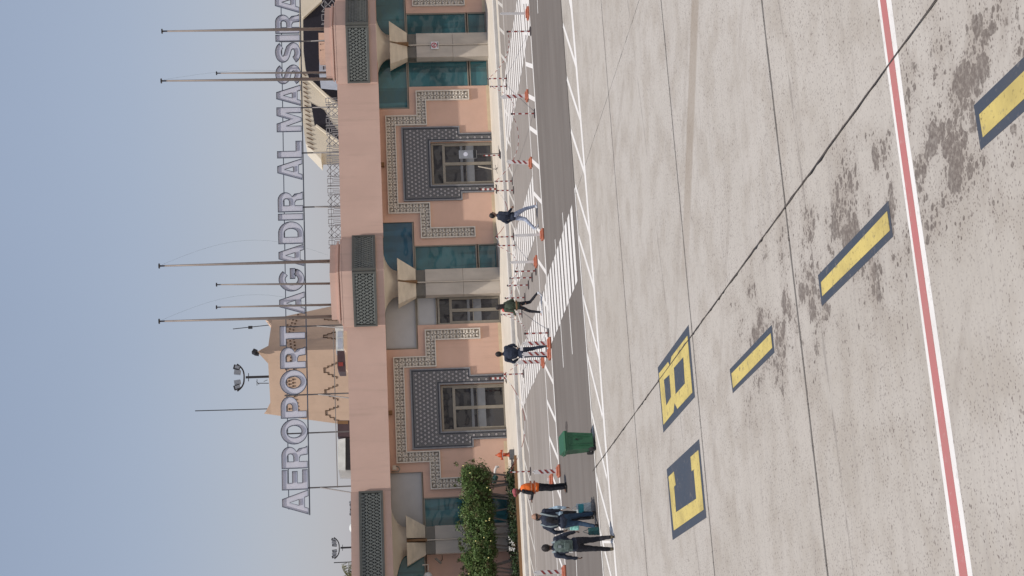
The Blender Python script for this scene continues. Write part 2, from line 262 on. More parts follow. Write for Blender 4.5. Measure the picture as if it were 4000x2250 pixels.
# ------------------------------------------------------------------ mesh building
ORG = {}
class MB:
    def __init__(s): s.v = []; s.f = []
    def add(s, vs, fs):
        o = len(s.v); s.v += [tuple(p) for p in vs]; s.f += [tuple(i+o for i in f) for f in fs]; return s
    def box(s, x0, x1, y0, y1, z0, z1):
        return s.add([(x0,y0,z0),(x1,y0,z0),(x1,y1,z0),(x0,y1,z0),(x0,y0,z1),(x1,y0,z1),(x1,y1,z1),(x0,y1,z1)],
                     [(0,3,2,1),(4,5,6,7),(0,1,5,4),(1,2,6,5),(2,3,7,6),(3,0,4,7)])
    def obox(s, c, sz, a=0, b=0):
        """box centred at c, turned a about z after b about y"""
        m = Matrix.Rotation(a, 3, 'Z') @ Matrix.Rotation(b, 3, 'Y')
        vs = [Vector(c) + m @ Vector((i*sz[0]/2, j*sz[1]/2, k*sz[2]/2)) for k in (-1, 1) for i, j in ((-1,-1),(1,-1),(1,1),(-1,1))]
        return s.add(vs, [(0,3,2,1),(4,5,6,7),(0,1,5,4),(1,2,6,5),(2,3,7,6),(3,0,4,7)])
    def bar(s, p, q, w, h, up=(0, 0, 1)):
        p, q = Vector(p), Vector(q); d = (q-p).normalized(); u = Vector(up); r = d.cross(u)
        if r.length < 1e-4: r = d.cross(Vector((1, 0, 0)))
        r.normalize(); u = r.cross(d)
        vs = [a + r*i*w/2 + u*j*h/2 for a in (p, q) for i, j in ((-1,-1),(1,-1),(1,1),(-1,1))]
        return s.add(vs, [(0,1,2,3),(7,6,5,4),(0,4,5,1),(1,5,6,2),(2,6,7,3),(3,7,4,0)])
    def prism(s, top, bot):
        n = len(top); return s.add(list(top)+list(bot), [tuple(range(n)), tuple(range(2*n-1, n-1, -1))] + [(i, n+i, n+(i+1)%n, (i+1)%n) for i in range(n)])
    def xz(s, poly, y0, y1):
        return s.prism([(a, y0, b) for a, b in poly], [(a, y1, b) for a, b in poly])
    def xy(s, poly, z1, z0):
        return s.prism([(a, b, z1) for a, b in poly], [(a, b, z0) for a, b in poly])
    def tube(s, pts, rad, n=8, cap=True):
        pts = [Vector(p) for p in pts]
        if isinstance(rad, (int, float)): rad = [rad]*len(pts)
        o = len(s.v); k = len(pts); prev = None
        for i, p in enumerate(pts):
            d = (pts[min(i+1, k-1)] - pts[max(i-1, 0)]).normalized()
            if prev is None:
                a = d.cross(Vector((0, 0, 1)));
                if a.length < .05: a = d.cross(Vector((1, 0, 0)))
            else: a = prev - d*prev.dot(d)
            a.normalize(); prev = a; b = d.cross(a)
            for j in range(n):
                t = 2*math.pi*j/n; s.v.append(tuple(p + (a*math.cos(t) + b*math.sin(t))*rad[i]))
        for i in range(k-1):
            for j in range(n): s.f.append((o+i*n+j, o+i*n+(j+1)%n, o+(i+1)*n+(j+1)%n, o+(i+1)*n+j))
        if cap: s.f.append(tuple(o+j for j in range(n-1, -1, -1))); s.f.append(tuple(o+(k-1)*n+j for j in range(n)))
        return s
    def ball(s, c, r, n=10, m=7, a=0, tilt=None):
        if isinstance(r, (int, float)): r = (r, r, r)
        rm = Matrix.Rotation(a, 3, 'Z')
        if tilt is not None: rm = tilt
        o = len(s.v); c = Vector(c)
        s.v.append(tuple(c + rm @ Vector((0, 0, -r[2]))))
        for i in range(1, m):
            t = math.pi*i/m - math.pi/2
            for j in range(n):
                q = 2*math.pi*j/n; s.v.append(tuple(c + rm @ Vector((r[0]*math.cos(t)*math.cos(q), r[1]*math.cos(t)*math.sin(q), r[2]*math.sin(t)))))
        s.v.append(tuple(c + rm @ Vector((0, 0, r[2])))); top = len(s.v)-1
        for j in range(n): s.f.append((o, o+1+(j+1)%n, o+1+j))
        for i in range(m-2):
            for j in range(n): s.f.append((o+1+i*n+j, o+1+i*n+(j+1)%n, o+1+(i+1)*n+(j+1)%n, o+1+(i+1)*n+j))
        for j in range(n): s.f.append((top, o+1+(m-2)*n+j, o+1+(m-2)*n+(j+1)%n))
        return s
    def cap(s, p, q, r0, r1, n=10):
        """tapered capsule"""
        p, q = Vector(p), Vector(q); d = q-p; L = d.length
        if L < 1e-5: return s.ball(p, r0)
        d /= L; pts = []; rr = []
        for k in range(4):
            t = math.pi/2*(1 - (k+.15)/4.15); pts.append(p - d*r0*math.sin(t)); rr.append(max(r0*math.cos(t), r0*.08))
        for k in range(4):
            t = math.pi/2*((k+1)/4.15); pts.append(q + d*r1*math.sin(t)); rr.append(max(r1*math.cos(t), r1*.08))
        pts.insert(4, p); rr.insert(4, r0); pts.insert(5, q); rr.insert(5, r1)
        return s.tube(pts, rr, n)
    def mesh(s, name, m, off=(0, 0, 0), smooth=False):
        me = bpy.data.meshes.new(name); o = Vector(off)
        me.from_pydata([(a-o.x, b-o.y, c-o.z) for a, b, c in s.v], [], s.f)
        if m: me.materials.append(MT[m] if isinstance(m, str) else m)
        me.update()
        if smooth: me.polygons.foreach_set('use_smooth', [True]*len(me.polygons))
        return me
    def build(s, name, m, parent=None, world=True, smooth=False, bevel=0):
        off = ORG.get(parent.name, (0, 0, 0)) if (parent and world) else (0, 0, 0)
        o = bpy.data.objects.new(name, s.mesh(name, m, off, smooth)); COL.objects.link(o)
        if parent:
            o.parent = parent
            ORG[o.name] = ORG.get(parent.name, (0, 0, 0))
        if bevel:
            b = o.modifiers.new('b', 'BEVEL'); b.width = bevel; b.segments = 2; b.limit_method = 'ANGLE'
        return o
def tag(o, label=None, cat=None, group=None, kind=None):
    if label: o['label'] = label
    if cat: o['category'] = cat
    if group: o['group'] = group
    if kind: o['kind'] = kind
    return o
def thing(name, label, cat, loc=(0, 0, 0), rot=0, group=None):
    o = bpy.data.objects.new(name, None); COL.objects.link(o); o.location = loc; o.rotation_euler = (0, 0, rot)
    o.empty_display_size = .2; ORG[o.name] = tuple(loc); return tag(o, label, cat, group)
def copy_tree(o, parent=None):
    c = o.copy(); COL.objects.link(c); c.parent = parent
    for ch in list(o.children): copy_tree(ch, c)
    return c
def remesh(mb, name, m, voxel, parent, smooth=4, disp=0, dscale=.12, decim=0):
    me = mb.mesh('tmp', m); o = bpy.data.objects.new('tmp', me); COL.objects.link(o)
    r = o.modifiers.new('r', 'REMESH'); r.mode = 'VOXEL'; r.voxel_size = voxel; r.use_smooth_shade = True
    if smooth: sm = o.modifiers.new('s', 'SMOOTH'); sm.factor = .6; sm.iterations = smooth
    if disp:
        tx = bpy.data.textures.new('folds', 'CLOUDS'); tx.noise_scale = dscale; tx.noise_depth = 1
        d = o.modifiers.new('d', 'DISPLACE'); d.texture = tx; d.strength = disp; d.mid_level = .5
    dg = bpy.context.evaluated_depsgraph_get()
    new = bpy.data.meshes.new_from_object(o.evaluated_get(dg)); new.name = name
    bpy.data.objects.remove(o)
    new.polygons.foreach_set('use_smooth', [True]*len(new.polygons))
    if not new.materials: new.materials.append(MT[m])
    ob = bpy.data.objects.new(name, new); COL.objects.link(ob); ob.parent = parent
    return ob

# ------------------------------------------------------------------ ground
MB().box(-3000, 3000, -3000, 3000, -.9, -.12).build('ground', 'ground')['kind'] = 'structure'
apron = MB(); apron.add([UV(-60, -40, -.02), UV(90, -40, -.02), UV(90, 41.8, -.02), UV(-60, 41.8, -.02)], [(0, 1, 2, 3)])
apron = apron.build('apron', 'joint'); tag(apron, kind='structure')
def edgepts(a, b, amp, n, seed):
    out = []
    for i in range(n):
        t = i/n; p = (a[0]+(b[0]-a[0])*t, a[1]+(b[1]-a[1])*t)
        k = mnoise.noise(Vector((p[0]*2.3+seed, p[1]*2.3, seed)))*amp + max(0, mnoise.noise(Vector((p[0]*5.1, p[1]*5.1, seed+9)))-.25)*amp*5
        L = math.hypot(b[0]-a[0], b[1]-a[1]); nx, ny = -(b[1]-a[1])/L, (b[0]-a[0])/L
        out.append((p[0]+nx*k, p[1]+ny*k))
    return out
VJ = [25.82-6.8*k for k in range(-1, 9)]; VJ = sorted([v for v in VJ if v > 13 or v < 9] + [41.6]); VJ[-2] = 32.75
UJ = [6.77+7.93*k for k in range(-4, 6)]
for i in range(len(VJ)-1):
    for j in range(len(UJ)-1):
        u0, u1, v0, v1 = UJ[j], UJ[j+1], VJ[i], VJ[i+1]
        if v1 < 4: continue
        gu, gv = .010, .036
        if i+2 == len(VJ): v1 -= .0
        a, b, c, d = (u0+gu, v0+gv), (u1-gu, v0+gv), (u1-gu, v1-gv), (u0+gu, v1-gv)
        pts = edgepts(a, b, .010, 50, 1) + edgepts(b, c, .014, 60, 2) + edgepts(c, d, .010, 50, 3) + edgepts(d, a, .014, 60, 4)
        top = [UV(p[0], p[1], 0) for p in pts]; bot = [UV(p[0], p[1], -.018) for p in pts]
        MB().prism(top, bot).build('slab', 'concrete', apron)
def sheet(pts, z, h=.004):
    """thin sheet from ground points, upper face at z"""
    P = [Vector((p.x, p.y, z)) for p in pts]; Q = [Vector((p.x, p.y, z-h*.9)) for p in pts]
    return MB().prism(P, Q)
# road: asphalt strip, far lane, pavement
def strip(u0, u1, v0a, v0b, v1a, v1b, z, name, m):
    mb = MB(); N = 60; vs = []; fs = []
    for i in range(N+1):
        t = i/N; u = u0+(u1-u0)*t
        vs += [UV(u, v0a+(v0b-v0a)*t, z), UV(u, v1a+(v1b-v1a)*t, z)]
        if i: k = 2*i; fs.append((k-2, k, k+1, k-1))
    mb.add(vs, fs); o = mb.build(name, m); return tag(o, kind='structure')
iA, iB = toUV(G(2192, 0)), toUV(G(2358, 2250))
def vin(u): return iA[1] + (u-iA[0])*(iB[1]-iA[1])/(iB[0]-iA[0])
oA, oB = toUV(G(2227, 0)), toUV(G(2405, 2250))
def vout(u): return oA[1] + (u-oA[0])*(oB[1]-oA[1])/(oB[0]-oA[0])
strip(-40, 80, vin(-40), vin(80), 48.1, 48.1, .004, 'road', 'asphalt')
strip(-40, 80, 48.1, 48.1, 60.4, 60.4, .0045, 'service_lane', 'lane')
pv = MB().box(-40, 90, 0, 0, 0, 0)
o = strip(-40, 80, 60.4, 60.4, 61.2, 61.2, .0045, 'gutter', 'pave')
kb = MB(); pvm = MB()
kb.prism([UV(-40, 61.4, .15), UV(80, 61.4, .15), UV(80, 61.62, .15), UV(-40, 61.62, .15)], [UV(-40, 61.4, -.1), UV(80, 61.4, -.1), UV(80, 61.62, -.1), UV(-40, 61.62, -.1)])
kerb = tag(kb.build('kerb', 'kerb', bevel=.02), kind='structure')
pvm.prism([UV(-40, 61.62, .147), UV(80, 61.62, .147), UV(80, 72, .147), UV(-40, 72, .147)], [UV(-40, 61.62, -.1), UV(80, 61.62, -.1), UV(80, 72, -.1), UV(-40, 72, -.1)])
tag(pvm.build('pavement', 'pave'), kind='structure')

# ------------------------------------------------------------------ painted markings
marks = tag(sheet([G(2227, -60), G(2227, 0), G(2273, 560), G(2318, 1120), G(2359, 1680), G(2405, 2250), G(2410, 2300), G(2416, 2300), G(2411, 2250), G(2365, 1680), G(2324, 1120), G(2279, 560), G(2234, 0), G(2234, -60)], .004).build('edge_line', 'white'), kind='structure')
def band(u0, v0, u1, v1, w_, z=.008, seg=1):
    a, b = UV(u0, v0), UV(u1, v1); d = (b-a).normalized(); n = Vector((-d.y, d.x, 0))*w_/2
    return sheet([a-n, b-n, b+n, a+n], z)
def structm(mb, name, m): return tag(mb.build(name, m), kind='structure')
def merge(mbs):
    r = MB()
    for m in mbs: r.add(m.v, m.f)
    return r
# hatched margin along the apron
r_ = [(2213, -60, 2231, 30), (2200, 97, 2250, 255), (2215, 305, 2265, 460), (2231, 510, 2283, 672), (2248, 726, 2302, 908), (2262, 927, 2320, 1120), (2279, 1159, 2339, 1390), (2294, 1383, 2354, 1626), (2312, 1612, 2371, 1866), (2328, 1850, 2389, 2078), (2345, 2075, 2404, 2320)]
for a in r_:
    p, q = toUV(G(a[0], a[1])), toUV(G(a[2], a[3])); structm(band(*p, *q, .16, .005), 'hatch_line', 'white')
p, q = toUV(G(2248, 730)), toUV(G(2358, 2250)); structm(band(p[0], vin(p[0])-.02, -2, vin(-2)-.02, .14, .0115), 'edge_line', 'white')
structm(sheet([G(2356, 2112), G(2400, 2112), G(2401, 2122), G(2356, 2122)], .012), 'hatch_line', 'white')
# hatched margin on the far side of the asphalt
for v in (48.2, 50.5): structm(band(-5, v, 60, v, .19 if v < 49 else .14, .009), 'lane_line', 'white')
for k in range(-4, 32):
    u = 8.45 + 1.29*k
    structm(band(u, 50.45, u-1.14, 48.25, .16, .0125), 'hatch_line', 'white')
for v in (58.1, 60.3): structm(band(-5, v, 60, v, .16, .009), 'lane_line', 'whiteold')
for k in range(-3, 30):
    u = 6.8 + 1.31*k
    structm(band(u, 60.28, u-1.35, 58.12, .15, .0125), 'hatch_line', 'whiteold')
structm(band(-2, vin(-2)+.06, 50, vin(50)+.06, .07, .0085), 'edge_shadow', 'joint')  # thin dark strip paints a kerb shadow along the road edge, reusing joint material
for a, b, v in ((2198, 831, 0), (2169, 935, 1)):
    e = ((2237, 1383), (2202, 1435))[v]; p, q = toUV(G(a, b)), toUV(G(*e)); structm(band(*p, *q, .11, .009), 'lane_dash', 'white')
p, q = toUV(G(2250, 2148)), toUV(G(2262, 2420)); structm(band(*p, *q, .11, .009), 'lane_dash', 'white')
p, q = toUV(G(2097, -60)), toUV(G(2102, 52)); structm(band(*p, *q, .11, .009), 'lane_dash', 'white')
# zebra crossings: bars parallel to the road
def zebra(u0, u1, v0, v1, du=0.0, per=.77, ww=.47):
    v = v0
    while v < v1:
        k = (v-v0)*du; j = random.uniform(-.03, .03)
        structm(sheet([UV(u0+k+j, v), UV(u1+k+j, v), UV(u1+k+j, v+ww), UV(u0+k+j, v+ww)], .0165), 'zebra_bar', 'white'); v += per
zebra(12.35, 14.68, 40.5, 48.0, .01)
zebra(12.55, 14.75, 50.45, 58.0, .03); zebra(12.75, 15.2, 58.35, 60.3, .03, .72)
zebra(17.25, 19.5, 50.45, 58.0, .06); zebra(17.9, 20.2, 58.35, 60.3, .06, .72)
zebra(24.3, 27.4, 50.45, 60.3, .0)
zebra(12.4, 14.7, 48.35, 49.95, 0, .77); zebra(24.4, 27.5, 48.35, 49.95, 0, .77)
# red centre line with white borders on the apron
def pline(pts, name, m, z): structm(sheet([G(*p) for p in pts], z), name, m)
pline([(3415, -60), (3429, 0), (3502, 536), (3584, 1125), (3735, 2250), (3745, 2320), (3812, 2320), (3801, 2250), (3638, 1125), (3551, 536), (3483, 0), (3473, -60)], 'line_border', 'white', .004)
pline([(3432, -60), (3440, 0), (3512, 536), (3594, 1125), (3751, 2250), (3760, 2320), (3792, 2320), (3782, 2250), (3619, 1125), (3536, 536), (3463, 0), (3455, -60)], 'red_line', 'red', .008)
# yellow characters and dashes with dark blue borders
def c6(x, y): return (2500+x/1.288, 1125+y/1.288)
def paintpoly(pts, m, z, name): structm(sheet([G(*p) for p in pts], z), name, m)
paintpoly([(3805, 412), (3832, 586), (4060, 384), (4060, 165)], 'navy', .004, 'dash_border'); paintpoly([(3828, 447), (3842, 536), (4060, 332), (4060, 222)], 'yellow', .008, 'stand_dash')
paintpoly([(3471, 784), (3489, 924), (3211, 1196), (3196, 1075)], 'navy', .004, 'dash_border'); paintpoly([(3467, 825), (3478, 900), (3214, 1157), (3209, 1102)], 'yellow', .008, 'stand_dash')
paintpoly([(3015, 1269), (3026, 1377), (2863, 1536), (2851, 1443)], 'navy', .004, 'dash_border'); paintpoly([(3012, 1302), (3018, 1358), (2865, 1516), (2859, 1459)], 'yellow', .008, 'stand_dash')
paintpoly([c6(*p) for p in ((245, 185), (277, 548), (118, 728), (90, 400))], 'navy', .004, 'character_border')
paintpoly([c6(*p) for p in ((240, 240), (265, 525), (190, 608), (175, 578), (170, 625), (120, 688), (97, 430), (143, 372), (152, 392), (160, 345))], 'yellow', .008, 'painted_character')
for h in (((220, 348), (228, 480), (182, 533), (173, 402)), ((150, 437), (158, 548), (135, 590), (123, 462))): paintpoly([c6(*p) for p in h], 'navy', .012, 'character_hole')
paintpoly([c6(*p) for p in ((298, 760), (335, 1155), (165, 1268), (135, 912))], 'navy', .004, 'character_border')
paintpoly([c6(*p) for p in ((295, 815), (322, 1115), (172, 1220), (145, 950), (172, 923), (181, 990), (173, 1000), (183, 1128), (285, 1060), (272, 912), (262, 922), (256, 850))], 'yellow', .008, 'painted_character')
for v0_, v1_ in ((12.3, 40.3),):
    e1_ = edgepts((6.762, v0_), (6.762, v1_), .008, 150, 5); e2_ = edgepts((6.778, v1_), (6.778, v0_), .008, 150, 6)
    structm(sheet([UV(*p) for p in e1_+e2_], .0155), 'joint_sealant', 'joint')
structm(sheet([G(2210, 1648), G(2216, 1645), G(2218, 1665), G(2217, 1694), G(2211, 1694), G(2209, 1670)], .0075), 'dark_spot', 'joint')  # small dark patch on the asphalt

# ------------------------------------------------------------------ terminal building
YW, YG, YFA = 67.5, 67.62, 66.4
T = thing('terminal_building', 'long pink airport terminal front with patterned tile doorways and pointed bays', 'building', (16, 70, 0))
CX = [4.90, 16.74, 28.56, 40.4]; MX = [10.90, 22.72, 34.55]
def bx(name, m, *a, parent=T, bevel=0): return MB().box(*a).build(name, m, parent, bevel=bevel)
# wall sections between openings (wall plane YW) and reveals behind
zt = 5.6
for mx in MX:
    hw = 1.09
    # opening for the door 0.15..3.12, left and right limits of the bay glazing
    L = mx-2.86 - (0 if mx > 12 else .02); Rr = mx+2.82
    mb = MB()
    mb.box(L, mx-hw, YW, YW+.3, .13, zt); mb.box(mx+hw, Rr, YW, YW+.3, .13, zt); mb.box(mx-hw, mx+hw, YW, YW+.3, 3.12, zt)
    mb.box(L-1.18, L, YW, YW+.3, .13, 4.05); mb.box(Rr, Rr+1.12, YW, YW+.3, .13, 4.05)
    mb.build('wall', 'wall', T)
bx('inner_wall', 'wall', -8, 46, YW+.35, YW+.6, 0, 6.0)
bx('skirting', 'skirt', -8, 15.1-.28, YW-.03, YW, .147, .27) if False else None
for mx in MX:
    for a, b in ((mx-4.04, mx-1.62), (mx+1.62, mx+3.94)): bx('skirting', 'skirt', a, b, YW-.025, YW+.0, .147, .30)
bx('left_wall', 'wall', -8, 1.9, YW-.3, YW+.3, .13, 5.6)
# fascia and roof
bx('fascia', 'fascia', -8, 18.9, YFA, YFA+.35, 5.53, 7.28); bx('fascia', 'fascia', 18.9, 46, YFA, YFA+.35, 5.50, 7.45)
bx('fascia', 'fascia', 14.5, 18.9, YFA+.003, YFA+.3, 7.28, 7.45)
bx('soffit', 'fascia', -8, 46, YFA+.35, YW+.35, 5.56, 5.8)
bx('roof', 'cream', -8, 46, YFA+.35, YFA+22, 6.9, 7.1)
bx('drip_edge', 'fascia', -8, 46, YFA-.025, YFA, 5.50, 5.56) if False else None
# stepped carved band + tiled doorway
LEAF = None
def petals(mb, x, z, ax, az, s, y):
    """four pointed leaves round (x,z) as raised lens shapes"""
    for k in range(2):
        for sg in (1, -1):
            dx, dz = (ax, az) if k == 0 else (-az, ax)
            d = Vector((dx*sg + (.45 if k else -.45)*0, 0, dz*sg))
            c = Vector((x, y, z)) + d*s*.5; n = Vector((-d.z, 0, d.x))
            a, b = c - d*s*.46, c + d*s*.46
            mb.add([a, c+n*s*.24, b, c-n*s*.24, c + Vector((0, -.045, 0))], [(0, 1, 4), (1, 2, 4), (2, 3, 4), (3, 0, 4)])
for mi, mx in enumerate(MX):
    o1, i1, o2, i2, t = 2.43, 1.97, 3.68, 3.22, .45
    Z = (5.20, 4.76, 3.70, 3.26, 1.17)
    outer = [(-o2, Z[4]), (-o2, Z[2]), (-o1, Z[2]), (-o1, Z[0]), (o1, Z[0]), (o1, Z[2]), (o2, Z[2]), (o2, Z[4])]
    inner = [(i2, Z[4]), (i2, Z[3]), (i1, Z[3]), (i1, Z[1]), (-i1, Z[1]), (-i1, Z[3]), (-i2, Z[3]), (-i2, Z[4])]
    poly = [(mx+a, b) for a, b in outer+inner]
    bandp = MB().xz(poly, YW-.055, YW).build('carved_band', 'carvedbed', T)
    rim = MB()
    ring = outer+inner; n_ = len(ring)
    for k in range(n_):
        a, b = ring[k], ring[(k+1) % n_]
        rim.bar((mx+a[0], YW-.06, a[1]), (mx+b[0], YW-.06, b[1]), .12, .05, up=(0, 1, 0)) if False else None
        x0, x1 = sorted((a[0], b[0])); z0, z1 = sorted((a[1], b[1])); e = .025 + .0008*(k % 2)
        rim.box(mx+x0-e, mx+x1+e, YW-.12-.0007*k, YW-.004, z0-e, z1+e)
    rim.build('band_rim', 'carved', bandp)
    # leaf carving along the centreline
    cl = [(-(o2+i2)/2, Z[4]+.2), (-(o2+i2)/2, (Z[2]+Z[3])/2), (-(o1+i1)/2, (Z[2]+Z[3])/2), (-(o1+i1)/2, (Z[0]+Z[1])/2), ((o1+i1)/2, (Z[0]+Z[1])/2), ((o1+i1)/2, (Z[2]+Z[3])/2), ((o2+i2)/2, (Z[2]+Z[3])/2), ((o2+i2)/2, Z[4]+.2)]
    lf = MB()
    def petal(x, z, ang, L, wd):
        d = Vector((math.cos(ang), 0, math.sin(ang))); nn = Vector((-d.z, 0, d.x)); o_ = Vector((mx+x, YW-.06, z)) + d*.012
        m1 = o_+d*L*.5; e_ = o_+d*L
        lf.add([o_, m1+nn*wd, e_, m1-nn*wd, m1+Vector((0, -.05, 0))], [(0, 1, 4), (1, 2, 4), (2, 3, 4), (3, 0, 4)])
    for k in range(len(cl)-1):
        a, b = Vector((cl[k][0], 0, cl[k][1])), Vector((cl[k+1][0], 0, cl[k+1][1])); L = (b-a).length; d = (b-a)/L; nn = Vector((-d.z, 0, d.x)); base_a = math.atan2(d.z, d.x)
        m_ = max(1, round(L/.29))
        for q in range(m_ + (1 if k == len(cl)-2 else 0)):
            p = a + d*(L*q/m_)
            for w4 in range(4): petal(p.x, p.z, base_a+math.pi/4+w4*math.pi/2, .205, .058)
            h2 = p + d*(L/m_)*.5
            if q < m_:
                for sg in (1, -1):
                    c2 = h2 + nn*sg*.165
                    petal(c2.x, c2.z, base_a, .12, .04); petal(c2.x, c2.z, base_a+math.pi, .12, .04)
                petal(h2.x-d.x*.05, h2.z-d.z*.05, base_a, .1, .045)
    lo = lf.build('leaf_carving', 'carved', bandp); lo['kind'] = 'stuff'
    # tiled surround
    outer = [(-1.5, .16), (-1.5, 1.68), (-1.86, 1.68), (-1.86, 4.48), (1.86, 4.48), (1.86, 1.68), (1.5, 1.68), (1.5, .16)]
    inner = [(1.09, .16), (1.09, 3.11), (-1.09, 3.11), (-1.09, .16)]
    sur = MB().xz([(mx+a, b) for a, b in outer+inner], YW-.05, YW).build('tiled_surround', 'tile', T)
    def offs(poly, d):
        return [(a-(d if a > 0 else -d) if abs(a) > 1.2 else a+(d if a > 0 else -d), b-(d if b > 4 else (-d if (b == 1.68) else (-d if b == 3.11 else 0)))) for a, b in poly]
    def ringbox(loop, d, w_, dep, mname, matn):
        rb = MB(); P = offs(loop, d)
        for k in range(len(P)-1):
            a, b = P[k], P[k+1]; x0, x1 = sorted((a[0], b[0])); z0, z1 = sorted((a[1], b[1]))
            rb.box(mx+x0-w_/2, mx+x1+w_/2, YW-dep-.0006*k, YW-.049, max(z0-w_/2, .16), z1+w_/2)
        rb.build(mname, matn, sur)
    ringbox(outer, .03, .06, .085, 'tile_edging', 'tilemid'); ringbox(outer, .10, .05, .062, 'tile_edging', 'tiledark')
    ringbox(inner, .03, .06, .085, 'tile_edging', 'tilemid'); ringbox(inner, .10, .05, .062, 'tile_edging', 'tiledark')
    rings = MB(); discs = MB(); tris = MB(); s = .198
    def inside(x, z):
        ax = abs(x); lim = 1.86 if z > 1.68 else 1.5
        return ax < lim-.17 and z < 4.48-.17 and z > .2 and not (ax < 1.09+.17 and z < 3.11+.17) and not (1.5-.02 < ax and z < 1.68+.12)
    r = 0; z = .28
    while z < 4.4:
        x = -1.9 + (s/2 if r % 2 else 0)
        while x < 1.9:
            if inside(x, z):
                h = [(mx+x+.083*math.cos(k*math.pi/3+.5236), z+.083*math.sin(k*math.pi/3+.5236)) for k in range(6)]
                rings.xz(h[::-1], YW-.056, YW-.049)
                h = [(mx+x+.062*math.cos(k*math.pi/3+.5236), z+.062*math.sin(k*math.pi/3+.5236)) for k in range(6)]
                discs.xz(h[::-1], YW-.062, YW-.055)
            x += s
        z += s*.866; r += 1
    rings.build('tile_ring', 'tiledark', sur)['kind'] = 'stuff'; discs.build('tile_star', 'tilelight', sur)['kind'] = 'stuff'
def door(cx, hw, z1, trans, y=YW+.10):
    d = MB(); f = .09
    d.box(cx-hw, cx-hw+f, y, y+.1, .15, z1); d.box(cx+hw-f, cx+hw, y, y+.1, .15, z1); d.box(cx-hw, cx+hw, y+.002, y+.098, z1-f, z1)
    d.box(cx-hw+f, cx+hw-f, y-.01, y+.1, trans-.03, trans+.09); d.box(cx-hw+f, cx+hw-f, y+.003, y+.09, .15, .22)
    d.box(cx-.075, cx+.075, y-.015, y+.09, .15, trans)
    for s_ in (-1, 1): d.box(cx+s_*(hw-f)-(.0 if s_ < 0 else .07), cx+s_*(hw-f)+(.07 if s_ < 0 else 0), y-.012, y+.09, .15, trans)
    o = d.build('door', 'bronze', T)
    a = MB().box(cx-hw+f, cx+hw-f, y+.05, y+.07, trans+.09, z1-f).build('transom_pane', 'darkglass', o)
    for s_ in (-1, 1):
        x0, x1 = sorted((cx+s_*.078, cx+s_*(hw-f-.072)))
        MB().box(x0, x1, y+.04, y+.06, 1.70, trans-.03).build('pane', 'darkglass', o)
        MB().box(x0, x1, y+.04, y+.06, .22, 1.04).build('pane', 'darkglass', o)
        MB().box(x0, x1, y+.005, y+.035, 1.58, 1.70).build('push_panel', 'pushbar', o)
        MB().box(x0, x1, y+.045, y+.055, 1.44, 1.58).build('pane', 'darkglass', o)
        MB().box(x0, x1, y-.005, y+.035, 1.04, 1.40).build('push_panel', 'pushbar', o)
        MB().box(x0, x1, y+.03, y+.05, 1.40, 1.44).build('rail', 'bronze', o)
    return o
for mx in MX: door(mx, 1.06, 3.08, 2.46)
def window(x0, x1, z0, z1, glass, parent=T, fr=.05, poly=None, name='window'):
    f = MB()
    f.box(x0, x0+fr, YG-.1, YG+.02, z0, z1); f.box(x1-fr, x1, YG-.1, YG+.02, z0, z1)
    f.box(x0+fr, x1-fr, YG-.098, YG+.02, z0, z0+fr); f.box(x0+fr, x1-fr, YG-.098, YG+.02, z1-fr, z1)
    o = f.build(name, 'bronze', parent)
    MB().box(x0+fr, x1-fr, YG-.02, YG, z0+fr, z1-fr).build('pane' if glass != 'board' else 'infill_board', glass, o)
    return o
